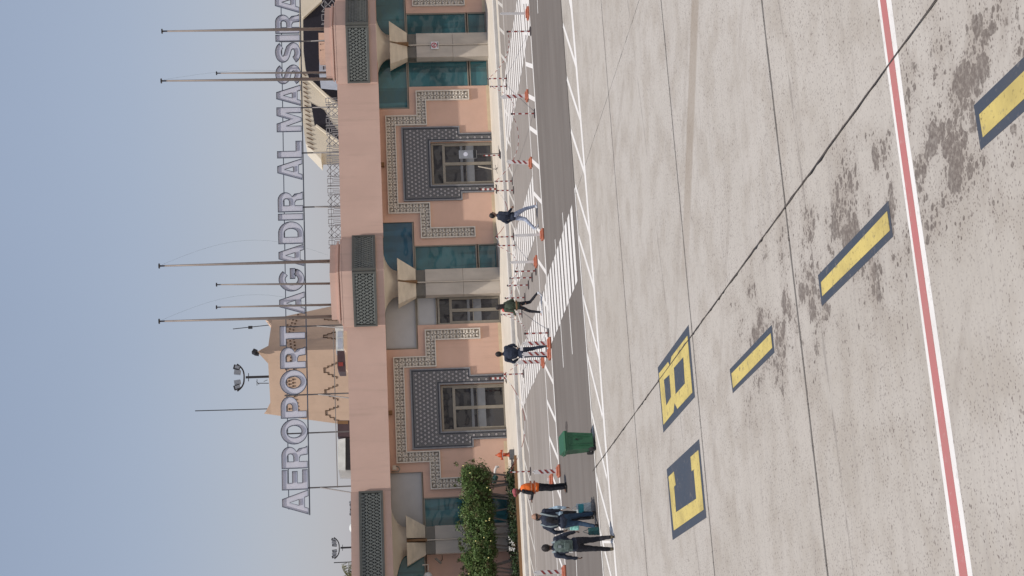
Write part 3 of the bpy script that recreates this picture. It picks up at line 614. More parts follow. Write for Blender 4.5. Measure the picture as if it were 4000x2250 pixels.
for ci, cx in enumerate(CX):
    for s_ in (-1, 1):
        glass_lo = 'teal'
        xa, xb = cx+s_*.55, cx+s_*(1.94 if s_ > 0 else 1.94); x0, x1 = sorted((xa, xb))
        # upper pane band 4.05..5.56 spans out to the wall
        xo = cx+s_*3.0; u0, u1 = sorted((cx+s_*.4, xo + (s_*.16 if s_ > 0 else 0)))
        kind = 'blue' if (ci == 1 and s_ > 0) else 'teal'
        if (ci == 1 and s_ < 0) or (ci == 0 and s_ > 0): kind = 'board'
        window(u0, u1, 4.08, 5.56, kind, name='upper_window')
        if ci == 1 and s_ < 0:
            window(x0, x1, 3.12, 4.06, 'board', name='side_panel'); door((x0+x1)/2, (x1-x0)/2-.02, 3.08, 2.44, YG-.1)
        elif ci == 0 and s_ < 0:
            bx('arch_wall', 'wall', cx-3, cx-.6, YG-.05, YG+.1, .15, 4.0)
        else:
            window(x0, x1, 1.12, 4.06, 'teal'); window(x0, x1, .16, 1.06, 'teal', name='lower_window')
    # column: two marble halves with a pipe between, ribbed neck, spreading two-block capital
    col = MB().box(cx-.3, cx+.3, YW-.45, YW+.1, .15, 3.95).build('column', 'marble', T)
    for s_ in (-1, 1):
        for z0, z1 in ((.15, 1.86), (1.868, 3.62)):
            x0, x1 = sorted((cx+s_*.035, cx+s_*.62))
            MB().xy([(x0, YW-(.66 if s_ > 0 else .50)), (x1, YW-(.50 if s_ > 0 else .66)), (x1, YW-.05), (x0, YW-.05)] if False else [(x0, YW-.60), (x1, YW-.60), (x1, YW-.04), (x0, YW-.04)], z1, z0).build('shaft_slab', 'marble', col, bevel=.012)
        nk = MB(); x0, x1 = sorted((cx+s_*.05, cx+s_*.60))
        nk.box(x0, x1, YW-.54, YW-.04, 3.62, 4.06)
        for k in range(5): nk.box(x0-.012, x1+.012, YW-.56, YW-.04, 3.65+k*.085, 3.685+k*.085)
        nk.build('ribbed_neck', 'neck', col)
        # capital block: wide top, narrow foot, front face leaning forward
        g = .045 if ci else .10; a0, a1, b0, b1 = cx+s_*g, cx+s_*.64, cx+s_*g, cx+s_*1.10
        MB().add([(a0, YW-.62, 4.06), (a1, YW-.62, 4.06), (a1, YW-.1, 4.06), (a0, YW-.1, 4.06), (b0, YW-1.12, 4.90), (b1, YW-1.02, 4.90), (b1, YW-.1, 4.90), (b0, YW-.1, 4.90)],
                 [(0, 3, 2, 1), (4, 5, 6, 7), (0, 1, 5, 4), (1, 2, 6, 5), (2, 3, 7, 6), (3, 0, 4, 7)]).build('capital', 'travert', col)
    MB().box(cx-.05, cx+.05, YW-.9, YW-.1, 4.0, 4.9).build('capital_gap', 'brown', col)
    MB().tube([(cx, YW-.63, .15), (cx, YW-.63, 4.03)], .028, 8).build('ridge_pipe', 'cream', col)
    bx('plinth', 'darkbronze', cx-1.95, cx+1.95, YW-.05, YW+.12, .147, .165)
    # flare from capital to pointed bay
    top = [(-1.62, YW+.05), (-1.75, YFA+.25), (-.85, YFA-.75), (0, YFA-1.68), (.85, YFA-.75), (1.75, YFA+.25), (1.62, YW+.05)]
    bot = [(-.42, YW+.05), (-.62, YW-.45), (-.35, YW-.72), (0, YW-.82), (.35, YW-.72), (.62, YW-.45), (.42, YW+.05)]
    if ci == 0: top = [(-3.2, YW+.05), (-3.6, YFA-2.2), (-1.7, YFA-1.6), (-.2, YFA-.95), (.9, YFA-.4), (1.8, YFA+.2), (1.62, YW+.05)]
    rows = 12; mb = MB(); vs = []; NB = 24
    def samp(pl, t):
        k = t*(len(pl)-1); i = min(int(k), len(pl)-2); f = k-i
        return pl[i][0]*(1-f)+pl[i+1][0]*f, pl[i][1]*(1-f)+pl[i+1][1]*f
    for i in range(rows+1):
        t = i/rows*math.pi/2; e = 1-math.cos(t); z = 4.88+(5.56-4.88)*math.sin(t)
        for j in range(NB+1):
            a, b = samp(bot, j/NB), samp(top, j/NB)
            vs.append((cx+a[0]+(b[0]-a[0])*e, a[1]+(b[1]-a[1])*e, z))
    fs = [(i*(NB+1)+j, i*(NB+1)+j+1, (i+1)*(NB+1)+j+1, (i+1)*(NB+1)+j) for i in range(rows) for j in range(NB)]
    mb.add(vs, fs).build('bay_flare', 'cream', T, smooth=True)
    # pointed bay of the fascia
    if ci == 0: ends = [(-9.5, YFA-8.0), (2.17, YFA+.02)]
    zb, ztp = 5.53, 7.42 if ci else 7.30
    if ci: plan = [(cx-2.13, YFA+.1), (cx-2.13, YFA-.02), (cx, YFA-2.0), (cx+2.15, YFA-.02), (cx+2.15, YFA+.1)]
    else: plan = [(cx-7, YFA+.1), (cx-7, YFA-5.4), (cx+2.2, YFA-.02), (cx+2.2, YFA+.1)]
    bay = MB().xy(plan, ztp, zb).build('pointed_bay', 'fascia', T)
    if ci:
        p2 = [(cx-1.7, YFA+.3), (cx-1.75, YFA-.12), (cx, YFA-1.75), (cx+1.75, YFA-.12), (cx+1.7, YFA+.3)]
        def sc(pl, k, dy=0): return [(cx+(a-cx)*k, YFA+(b-YFA)*k+dy) for a, b in pl]
        MB().xy(sc(p2, 1.15), 7.50, 7.425).xy(sc(p2, 1.02), 7.56, 7.501).xy(sc(p2, 1.10), 7.62, 7.561).xy(sc(p2, 1.04), 7.66, 7.621).build('cornice', 'fascia', bay); MB().xy(sc(p2, 1.0), 7.95, 7.661).build('parapet_block', 'fascia', bay)
        faces = [((cx-2.08, YFA-.08), (cx, YFA-2.0)), ((cx, YFA-2.0), (cx+2.10, YFA-.06))]
    else:
        faces = [((cx-7, YFA-5.4), (cx+2.17, YFA-.04))]
    for (ax, ay), (bx_, by) in faces:
        d = Vector((bx_-ax, by-ay, 0)); L = d.length; d /= L; n = Vector((d.y, -d.x, 0))
        z0, z1 = 5.88, 6.95
        def pt(u, z, o_): p = Vector((ax, ay, 0)) + d*u + n*o_; return (p.x, p.y, z)
        def fbox(mb, u0, u1, za, zb_, o0, o1):
            mb.prism([pt(u0, za, o1), pt(u1, za, o1), pt(u1, zb_, o1), pt(u0, zb_, o1)][::-1], [pt(u0, za, o0), pt(u1, za, o0), pt(u1, zb_, o0), pt(u0, zb_, o0)][::-1])
        fr = MB()
        fbox(fr, 0, L, z0, z0+.09, .002, .12); fbox(fr, 0, L, z1-.09, z1, .002, .12); fbox(fr, .0, .09, z0+.09, z1-.09, .002, .12); fbox(fr, L-.09, L, z0+.09, z1-.09, .002, .12)
        scn = fr.build('lattice_screen', 'lattice', T)
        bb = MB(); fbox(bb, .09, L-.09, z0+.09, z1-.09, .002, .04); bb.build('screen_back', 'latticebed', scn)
        ln = MB(); S = .175; za, zb2 = z0+.13, z1-.13; ua, ub = .13, L-.13; H_ = zb2-za
        lay = 0
        for ang in (0, 60, 120):
            c_, s__ = math.cos(R_(ang)), math.sin(R_(ang)); off = -30*S*.866
            for k in range(-120, 140):
                dd = k*S*.866
                # line: point (u,z) with normal (-s,c) distance dd
                pts = []
                px, pz = -s__*dd, c_*dd
                if ang == 0:
                    if not (0 <= dd <= H_): continue
                    p0, p1 = (0, dd), (ub-ua, dd)
                else:
                    t0, t1 = (0-pz)/s__, (H_-pz)/s__; q0, q1 = (px+c_*t0, 0.0), (px+c_*t1, H_)
                    lim = ub-ua
                    if q0[0] > q1[0]: q0, q1 = q1, q0
                    if q1[0] < 0 or q0[0] > lim: continue
                    def clip(x): f = (x-q0[0])/(q1[0]-q0[0]); return (x, q0[1]+(q1[1]-q0[1])*f)
                    p0 = clip(0) if q0[0] < 0 else q0; p1 = clip(lim) if q1[0] > lim else q1
                if abs(p0[0]-p1[0])+abs(p0[1]-p1[1]) < .02: continue
                a = Vector(pt(ua+p0[0], za+p0[1], .075+.004*(ang/60))); b = Vector(pt(ua+p1[0], za+p1[1], .075+.004*(ang/60)))
                ln.bar(a, b, .022, .03, up=n)
        fbox(ln, ua-.02, ub+.02, za-.03, za-.005, .04, .10); fbox(ln, ua-.02, ub+.02, zb2+.005, zb2+.03, .04, .10)
        ln.build('star_ribs', 'latticeline', scn)['kind'] = 'stuff'
# small fittings under the fascia and on the front
for px_, py_ in ((1497, 642), (1513, 1612)):
    p = W(px_, py_, YW-.2); o = tag(MB().box(p.x-.09, p.x+.09, YW-.24, YW-.002, 5.34, 5.53).build('flood_lamp', 'brown'), 'small brown floodlight box under the fascia over the %s tiled doorway' % ('right' if py_ < 1000 else 'left'), 'lamp')
t = thing('security_camera', 'brown security camera on a bracket at far left of the terminal wall', 'camera', W(1703, 2190, 67.0))
a, b = W(1702, 2182, 67.0), W(1723, 2200, 66.7); MB().tube([a, b], .055, 10).build('camera_body', 'bronze', t); MB().tube([W(1727, 2170, 67.4), W(1728, 2186, 67.1), W(1722, 2192, 66.9)], .02, 6).build('bracket', 'darkbronze', t)
t = thing('globe_lamp', 'white globe lamp on a post beside the leftmost column', 'lamp', W(1672, 2252, 66.5))
c = W(1672, 2252, 66.5); MB().ball(c, .2, 16, 10).build('globe', 'globe', t, smooth=True); MB().tube([W(1650, 2207, 66.5), W(1673, 2205, 66.5), W(1672, 2228, 66.5)], .03, 6).build('arm', 'cream', t)
t = thing('pipe_outlet', 'short curled pipe with white box under the left fascia', 'pipe', W(1545, 1830, 67.3))
MB().tube([W(1540, 1820, 67.3), W(1556, 1823, 67.2), W(1562, 1832, 67.2), W(1556, 1842, 67.2), W(1530, 1843, 67.3)], .035, 8).build('curl', 'bronze', t, smooth=True); p = W(1541, 1827, 67.3); MB().obox(p, (.2, .14, .18)).build('junction_box', 'cream', t)
# no smoking plate
p = W(1697, 177, YW-.62); yy = YW-.62
t = thing('no_smoking_sign', 'square white no smoking plate on the right marble column', 'sign', (p.x, yy, p.z))
MB().box(p.x-.21, p.x+.17, yy-.06, yy-.035, p.z-.2, p.z+.17).build('plate', 'signwhite', t)
ring = MB()
for k in range(24):
    a0, a1 = 2*math.pi*k/24, 2*math.pi*(k+1)/24
    ring.xz([(p.x-.02+r*math.cos(a_), p.z+.02+r*math.sin(a_)) for r, a_ in ((.13, a0), (.13, a1), (.095, a1), (.095, a0))], yy-.072, yy-.061)
ring.build('ring', 'signred', t)
MB().bar((p.x-.1, yy-.07, p.z+.1), (p.x+.06, yy-.07, p.z-.06), .012, .03, up=(0, -1, 0)).build('slash', 'signred', t)
MB().box(p.x-.1, p.x+.05, yy-.066, yy-.061, p.z+.0, p.z+.035).build('cigarette', 'signblack', t)
MB().box(p.x-.14, p.x+.12, yy-.068, yy-.0602, p.z-.17, p.z-.14).build('caption', 'signblack', t)

# ------------------------------------------------------------------ roof sign
def arcp(cx, cy, rx, ry, a0, a1, n=10): return [(cx+rx*math.cos(R_(a0+(a1-a0)*i/n)), cy+ry*math.sin(R_(a0+(a1-a0)*i/n))) for i in range(n+1)]
def strokepoly(cl, th):
    L, Rr = [], []
    for i, p in enumerate(cl):
        a = cl[max(i-1, 0)]; b = cl[min(i+1, len(cl)-1)]; dx, dy = b[0]-a[0], b[1]-a[1]; l = math.hypot(dx, dy) or 1
        L.append((p[0]-dy/l*th/2, p[1]+dx/l*th/2)); Rr.append((p[0]+dy/l*th/2, p[1]-dx/l*th/2))
    return L + Rr[::-1]
def glyph(ch):
    w_ = {'A': .98, 'E': .78, 'R': .85, 'O': .96, 'P': .82, 'T': .82, 'G': .92, 'D': .86, 'I': .27, 'L': .66, 'M': .98, 'S': .82}[ch]; s = .26
    if ch == 'I': return w_, [[(0, 0), (s, 0), (s, 1), (0, 1)]]
    if ch == 'L': return w_, [[(0, 0), (w_, 0), (w_, .24), (s, .24), (s, 1), (0, 1)]]
    if ch == 'T': m = w_/2; return w_, [[(m-.13, 0), (m+.13, 0), (m+.13, .76), (w_, .76), (w_, 1), (0, 1), (0, .76), (m-.13, .76)]]
    if ch == 'E': return w_, [[(0, 0), (w_, 0), (w_, .21), (s, .21), (s, .40), (w_*.93, .40), (w_*.93, .60), (s, .60), (s, .79), (w_, .79), (w_, 1), (0, 1)]]
    if ch == 'A': return w_, [[(0, 0), (.24, 0), (.29, .14), (.69, .14), (.74, 0), (w_, 0), (.64, 1), (.34, 1)], [(.37, .36), (.49, .72), (.61, .36)]]
    if ch == 'M': return w_, [[(0, 0), (.22, 0), (.22, .62), (.42, 0), (.56, 0), (.76, .62), (.76, 0), (w_, 0), (w_, 1), (.66, 1), (.49, .46), (.32, 1), (0, 1)]]
    if ch == 'O': return w_, [arcp(w_/2, .5, w_/2, .52, 0, 360, 28)[:-1], arcp(w_/2, .5, w_/2-.24, .30, 0, 360, 24)[:-1]]
    if ch == 'D': return w_, [[(0, 0), (.42, 0)] + arcp(.42, .5, w_-.42, .5, -85, 85, 12) + [(.42, 1), (0, 1)], [(.25, .22), (.40, .22)] + arcp(.40, .5, w_-.66, .28, -80, 80, 9) + [(.40, .78), (.25, .78)]]
    if ch == 'P': return w_, [[(0, 0), (s, 0), (s, .33), (.46, .33)] + arcp(.46, .665, w_-.46, .335, -85, 85, 10) + [(.46, 1), (0, 1)], [(s, .54), (.42, .54)] + arcp(.42, .665, .14, .12, -80, 80, 6) + [(.42, .79), (s, .79)]]
    if ch == 'R': return w_, [[(0, 0), (s, 0), (s, .32), (.40, .32), (.50, .26), (.53, 0), (w_, 0), (.79, .10), (.76, .32), (.64, .43)] + arcp(.50, .70, w_-.52, .30, -50, 85, 8) + [(.46, 1), (0, 1)], [(s, .54), (.44, .54)] + arcp(.44, .665, .13, .12, -80, 80, 6) + [(.44, .79), (s, .79)]]
    if ch == 'S': cl = arcp(.42, .715, .27, .185, 18, 200, 12) + arcp(.40, .70, .27, .19, 215, 265, 4)[:0] + [(.20, .60), (.30, .545), (.45, .50), (.58, .45)] + arcp(.40, .285, .28, .185, 25, -165, 12); return w_, [strokepoly(cl, .24)]
    if ch == 'G': cl = arcp(.48, .5, .35, .385, 42, 335, 22); return w_, [strokepoly(cl, .25) ] + [[(.50, .33), (.92, .33), (.92, .06), (.78, .02), (.72, .12), (.68, .54), (.50, .54)]][:0] + [[(.52, .36), (.94, .36), (.94, .56), (.52, .56)]]
def letter(ch, x0, x1, z0, z1, y, label):
    w_, loops = glyph(ch); kx = (x1-x0)/w_; kz = z1-z0
    root = thing('sign_letter', label, 'sign letter', (x0, y, z0), 0, 'letters of the roof sign')
    for nm, mt in (('letter_face', 'letterface'), ('letter_rim', 'letterrim')):
        cu = bpy.data.curves.new(nm, 'CURVE'); cu.dimensions = '2D'
        for lp in loops:
            sp_ = cu.splines.new('POLY'); sp_.points.add(len(lp)-1)
            for i, (a, b) in enumerate(lp): sp_.points[i].co = (a*kx, b*kz, 0, 1)
            sp_.use_cyclic_u = True
        if nm == 'letter_face': cu.fill_mode = 'BOTH'; cu.extrude = .02
        else: cu.fill_mode = 'NONE'; cu.dimensions = '3D'; cu.bevel_depth = .016; cu.bevel_resolution = 1; cu.extrude = .03
        tmp = bpy.data.objects.new('tmp', cu); COL.objects.link(tmp)
        dg = bpy.context.evaluated_depsgraph_get(); me = bpy.data.meshes.new_from_object(tmp.evaluated_get(dg)); bpy.data.objects.remove(tmp)
        me.transform(Matrix.Rotation(R_(90), 4, 'X')); me.materials.clear(); me.materials.append(MT[mt]); me.name = nm; me.polygons.foreach_set('use_smooth', [False]*len(me.polygons))
        o = bpy.data.objects.new(nm, me); COL.objects.link(o); o.parent = root; o.location = (0, 0 if nm == 'letter_face' else -.03, 0)
LET = [('A', 2010, 1915), ('E', 1912, 1835), ('R', 1829, 1743), ('O', 1734, 1637), ('P', 1632, 1549), ('O', 1541, 1445), ('R', 1438, 1355), ('T', 1349, 1273),
       ('A', 1226, 1141), ('G', 1137, 1050), ('A', 1039, 955), ('D', 951, 866), ('I', 859, 834), ('R', 827, 750), ('A', 702, 621), ('L', 616, 552),
       ('M', 514, 420), ('A', 413, 333), ('S', 330, 252), ('S', 246, 165), ('I', 161, 136), ('R', 130, 57), ('A', 50, -32)]
YS = 68.5; WORDS = ['AEROPORT']*8 + ['AGADIR']*6 + ['AL']*2 + ['MASSIRA']*7; POS = list(range(8)) + list(range(6)) + [0, 1] + list(range(7))
ORD = ['first', 'second', 'third', 'fourth', 'fifth', 'sixth', 'seventh', 'eighth']
for (ch, a, b), wd, ps in zip(LET, WORDS, POS):
    letter(ch, W(1180, a, YS).x, W(1180, b, YS).x, 9.29, 10.46, YS, 'outlined grey letter %s, %s letter of the rooftop word %s' % (ch, ORD[ps], wd))
fr = thing('rooftop_gantry', 'dark steel rails and braced posts carrying the rooftop airport name', 'gantry', (18, YS, 7.1))
xl, xr = W(1200, 2012, YS).x, W(1167, -40, YS).x
MB().box(xl, xr, YS+.02, YS+.08, 9.21, 9.265).build('bottom_rail', 'letterrim', fr); MB().box(xl+.3, xr, YS+.1, YS+.14, 10.16, 10.20).build('top_rail', 'letterrim', fr)
for yy in (1905, 1540, 1272, 1023, 806, 594, 417, 157, 1690):
    x = W(1200, yy, YS).x; pm = MB().tube([(x, YS+.12, 7.0), (x, YS+.12, 10.3)], .035, 6); pm.build('post', 'steel', fr)
    if yy != 1690: MB().tube([(x, YS+.12, 8.75), (x-.45, YS-1.1, 7.2)], .03, 6).build('brace', 'steel', fr)
MB().tube([(W(1325, 1905, YS).x, YS-.1, 7.95), (W(1325, 1290, YS).x, YS-.1, 7.97)], .022, 6).build('guy_rail', 'steel', fr)

# flag poles behind the pointed bays
YP = 67.0
for i, (b, tx, ty, tall, lab) in enumerate((((1295, 1237), 624, 1255, 1, 'tall grey flagpole leftmost of the four over the middle bay'), ((1295, 1191), 848, 1200, 0, 'shorter flagpole second from left over the middle bay'), ((1292, 1109), 848, 1112, 0, 'shorter flagpole third from left over the middle bay'), ((1290, 1020), 624, 1039, 1, 'tall grey flagpole rightmost over the middle bay'), ((1275, 309), 632, 316, 1, 'tall grey flagpole left over the right bay'), ((1275, 284), 848, 286, 0, 'shorter flagpole just right of a tall one over the right bay'), ((1275, 113), 635, 122, 1, 'tall grey flagpole rightmost over the right bay'))):
    p = W(b[0], b[1], YP); q = W(tx, ty, YP); q.x = p.x + (q.x-p.x)
    t = thing('flagpole', lab, 'flagpole', (p.x, YP, 7.0), 0, 'flagpoles above the bays')
    r0 = .085 if tall else .06
    MB().tube([(p.x, YP, 7.0), (p.x+(q.x-p.x)*.4, YP, 7+(q.z-7)*.45), (q.x, YP, q.z)], [r0, r0*.8, r0*.45], 10).build('pole', 'pole', t, smooth=True)
    MB().tube([(q.x, YP, q.z), (q.x, YP, q.z+.05)], .12 if tall else .09, 10).build('finial', 'darkmetal', t)
    if i in (0, 3, 4):
        pts = []
        for k in range(15):
            s_ = k/14; pts.append((q.x+.06+(1.05 if i != 4 else .4)*math.sin(s_*math.pi*.93), YP, q.z-.1-s_*(q.z-8.2)))
        MB().tube(pts, .0035, 4).build('halyard', 'strap', t)

# roof railing screens
def railing(x0, x1, z0, z1, y, lab):
    t = thing('roof_railing', lab, 'railing', ((x0+x1)/2, y, z0))
    n = max(1, round((x1-x0)/1.42)); L = (x1-x0)/n; h = z1-z0
    for k in range(n):
        a = x0+k*L; m = MB()
        def b_(p, q): m.bar((a+p[0]*L, y, z0+p[1]*h), (a+q[0]*L, y, z0+q[1]*h), .03, .03, up=(0, 1, 0))
        b_((0, 0), (0, 1)); b_((0, .72), (.95, .72)); b_((.93, .1), (.93, .95))
        for q in (.03, .10): b_((q, 0), (q, .95))
        b_((.1, .95), (.25, .95)); b_((.25, .95), (.25, .55)); b_((.25, .55), (.12, .55))
        b_((.78, .95), (.93, .95)); b_((.78, .95), (.78, .55)); b_((.78, .55), (.9, .55))
        for q in (.16, .21, .27, .75, .81, .87): b_((q, 0), (q, .5))
        for p, q in (((.32, 0), (.5, .5)), ((.5, .5), (.72, 0)), ((.32, .5), (.5, 0)), ((.5, 0), (.72, .5)), ((.32, .95), (.5, .55)), ((.5, .55), (.72, .95)), ((.32, .55), (.5, .98)), ((.5, .98), (.72, .55)), ((.32, .25), (.42, .5)), ((.62, .5), (.72, .25)), ((.32, 0), (.32, .95)), ((.72, 0), (.72, .95))): b_(p, q)
        m.build('railing_panel', 'screen', t)
p0, p1 = W(1322, 968, 67.0), W(1305, 375, 67.0); railing(p0.x, p1.x, 7.44, 8.06, 67.0, 'geometric grey metal railing on the roof between the two flagpole bays')
p0, p1 = W(1300, 95, 67.0), W(1290, -60, 67.0); railing(p0.x, p1.x, 7.44, 8.16, 67.0, 'geometric grey metal railing on the roof at far right')

# ------------------------------------------------------------------ things on and beyond the roof
def pxprism(pts, Y, dep, name, m, parent): 
    P = [W(x, y, Y) for x, y in pts]; return MB().prism(P, [p+Vector((0, dep, 0)) for p in P]).build(name, m, parent)
# ochre tower
YT = 104.0
A_, B_, C_ = W(1306, 1365, YT), W(1315, 1655, YT+2.6), W(1298, 1193, YT+5.0)
a_, b_2, c_ = W(1045, 1372, YT+.2), W(1045, 1620, YT+2.6), W(1045, 1247, YT+4.8)
for q in (A_, B_, C_): q.z = A_.z
for q in (a_, b_2, c_): q.z = a_.z
tw = thing('ochre_tower', 'tapering ochre kasbah style tower with horned corners behind the sign', 'tower', (A_.x, A_.y+4, 0))
lowz = 2.0
def down(p, q):
    k = (lowz-q.z)/(p.z-q.z); return q+(p-q)*k
D0, D1, D2 = down(A_, a_), down(B_, b_2), down(C_, c_)
E_ = b_2+(c_-a_); E0 = D1+(D2-D0)
twm = MB().add([b_2, a_, c_, E_], [(0, 1, 2, 3)])
for b0_, b1_, t0_, t1_ in ((D1, D0, b_2, a_), (D0, D2, a_, c_), (D2, E0, c_, E_), (E0, D1, E_, b_2)):
    N_ = 16; vs = []; fs = []
    for i in range(N_+1):
        for j in range(N_+1):
            l = b0_.lerp(t0_, j/N_); r = b1_.lerp(t1_, j/N_); vs.append(l.lerp(r, i/N_))
    for i in range(N_):
        for j in range(N_): fs.append((i*(N_+1)+j, (i+1)*(N_+1)+j, (i+1)*(N_+1)+j+1, i*(N_+1)+j+1))
    twm.add(vs, fs)
twm.build('tower_wall', 'ochre', tw)
for (c0, ht, nb) in ((a_, 1.0, (b_2, c_)), (b_2, .5, (a_, E_)), (c_, .5, (a_, E_)), (E_, .5, (b_2, c_))):
    e1, e2 = (nb[0]-c0).normalized(), (nb[1]-c0).normalized()
    if c0 is a_: ht = .75
    P = [c0, c0+e1*.95, c0+e1*.5+e2*.5, c0+e2*.95]; P = [p+Vector((0, 0, -.02)) for p in P]
    apex = c0+Vector((0, 0, ht))+(e1+e2)*.06; Q = [apex, c0+e1*.22+Vector((0, 0, ht*.75)), c0+(e1+e2)*.2+Vector((0, 0, ht*.7)), c0+e2*.22+Vector((0, 0, ht*.75))]
    MB().prism(Q, P).build('corner_horn', 'ochre', tw)
fl = (b_2, a_, D1, D0); frr = (a_, c_, D0, D2)
def onface(fc, s, z):
    t0, t1, b0, b1 = fc; k = (z-b0.z)/(t0.z-b0.z); l = b0+(t0-b0)*k; r = b1+(t1-b1)*k; p = l+(r-l)*s; nn = (r-l).cross(Vector((0, 0, 1))).normalized(); return p, (r-l).normalized(), nn
dots = MB()
for fc, N in ((fl, 20), (frr, 12)):
    for row in range(3):
        for k in range(N):
            s_ = (k+.5+(row % 2)*.5)/N
            if s_ > .97 or (row == 0 and k % 2): continue
            p, e, n = onface(fc, s_, a_.z-1.25-row*.28-.12*math.cos(s_*math.pi*2)); dots.obox(p+n*.02, (.12, .10, .12), math.atan2(e.y, e.x))
dots.build('vent_hole', 'ochredark', tw)['kind'] = 'stuff'
for fc, cs in ((fl, (.13, .42, .72)), (frr, (.30, .72))):
    for s_ in cs:
        m = MB(); z0 = W(1262, 1400, YT).z
        for q, (w1, zz) in enumerate(((.17, 0), (.32, -.30), (.47, -.60))):
            for sg in (-1, 1):
                p, e, n = onface(fc, s_, z0+zz)
                m.obox(p+e*sg*w1+n*.02-Vector((0, 0, .13)), (.05, .08, .28), math.atan2(e.y, e.x)); m.obox(p+e*sg*(w1+.07)+n*.022-Vector((0, 0, .28)), (.17, .081, .05), math.atan2(e.y, e.x))
        p, e, n = onface(fc, s_, z0); m.obox(p+n*.021, (.38, .082, .05), math.atan2(e.y, e.x))
        m.build('stepped_motif', 'ochredark', tw)
def antenna(pts, r, lab, extra=None):
    t = thing('antenna', lab, 'antenna', pts[-1]); MB().tube(pts, r, 6).build('mast', 'darkmetal', t)
    if extra: extra(t)
    return t
antenna([W(762, 1605, YT+3), W(1050, 1597, YT+3)], .035, 'tall thin mast at left end of the ochre tower top')
antenna([W(910, 1285, YT+4), W(1050, 1270, YT+4)], .03, 'leaning whip antenna at right end of the ochre tower top', lambda t: MB().obox(W(978, 1279, YT+4), (.2, .15, .3)).build('junction', 'darkmetal', t))
antenna([W(1008, 1497, YT+3), W(1050, 1497, YT+3)], .03, 'short antenna with crossed elements beside the tower floodlights', lambda t: MB().bar(W(1002, 1490, YT+3), W(1012, 1502, YT+3), .04, .04).bar(W(1004, 1482, YT+3), W(1004, 1506, YT+3), .04, .04).bar(W(1030, 1490, YT+3), W(1045, 1484, YT+3), .03, .03).build('elements', 'darkmetal', t))
t = thing('tower_camera', 'small dark camera on the central horn of the ochre tower', 'camera', W(1002, 1385, YT)); MB().obox(W(995, 1375, YT), (.32, .3, .3), .4, .5).obox(W(1003, 1383, YT), (.22, .2, .3), .1, .2).build('camera_body', 'darkmetal', t)
def floodmast(t, cx_, cy_, Y, half, mast_end, n, sc):
    a = W(cx_, cy_, Y)
    MB().tube([a, W(mast_end[0], mast_end[1], Y)], .09*sc, 8).build('mast', 'darkmetal', t)
    arc = []
    for k in range(13):
        s_ = k/12*2-1; arc.append(a+Vector((s_*half, 0, -.35*sc*0+.5*sc*abs(s_)**3+.12*sc)))
    MB().tube(arc, .06*sc, 6).build('curved_frame', 'darkmetal', t)
    MB().bar(a+Vector((-.3*sc, 0, -.2*sc)), a+Vector((.3*sc, 0, -.2*sc)), .05, .05).build('step_bar', 'darkmetal', t)
    for k in range(n):
        s_ = (k+.5)/n*2-1
        if abs(s_) < .05: continue
        p = a+Vector((s_*half*.92, -.1, .55*sc+.1*abs(s_)))
        MB().obox(p, (half*1.6/n, .3*sc, .46*sc), 0, s_*.35).build('floodlight', 'silver' if k % 2 else 'darkmetal', t)
        MB().obox(p-Vector((0, .17*sc, .05)), (half*1.1/n, .03, .34*sc), 0, s_*.35).build('lens', 'silver', t)
t = thing('floodlight_mast', 'large floodlight cluster on a mast above the ochre tower', 'floodlight', W(1048, 1474, YT+4)); floodmast(t, 960, 1474, YT+4, 1.0, (1052, 1471), 5, 1)
t = thing('floodlight_mast', 'distant floodlight cluster above the roof at far left', 'floodlight', W(1365, 2138, 150)); floodmast(t, 1330, 2140, 150, 1.05, (1400, 2137), 7, 1)
t = thing('floodlight_mast', 'dark floodlight heads just showing above the left roof edge', 'floodlight', W(1370, 1985, 170)); floodmast(t, 1392, 1985, 170, .85, (1430, 1985), 6, .9)
t = thing('antenna', 'bare thin mast at far left above the roof', 'antenna', W(1390, 2196, 120)); MB().tube([W(1304, 2198, 120), W(1400, 2194, 120)], .04, 6).build('mast', 'darkmetal', t)
t = thing('roof_dome', 'small white dome peeping over the left roof edge', 'dome', W(1378, 2062, 90)); MB().ball(W(1382, 2062, 90), (.32, .32, .28), 14, 8).build('dome_shell', 'cabinwhite', t, smooth=True)
# palm tip
t = thing('palm_tree', 'palm crown just showing over the roof at far left', 'tree', W(1500, 2285, 100)); pc = W(1372, 2262, 100)
pm = MB()
for k in range(26):
    a = random.uniform(0, 6.28); L = random.uniform(1.0, 1.7); el = random.uniform(-.2, 1.2); prev = pc
    for q in range(1, 6):
        s_ = q/5; c = pc+Vector((math.cos(a)*L*s_*math.cos(el), math.sin(a)*L*s_*math.cos(el), L*s_*math.sin(el)-.5*s_*s_)); pm.bar(prev, c, .1*(1.2-s_), .02); prev = c
    for q in range(14):
        s_ = q/14; c = pc+Vector((math.cos(a)*L*s_*math.cos(el), math.sin(a)*L*s_*math.cos(el), L*s_*math.sin(el)-.5*s_*s_)); pm.bar(c, c+Vector((random.uniform(-.2, .2), random.uniform(-.2, .2), -.25)), .03, .01)
pm.build('crown', 'gold', t); MB().tube([(pc.x, pc.y, 0), pc], .22, 10).build('trunk', 'bark', t)
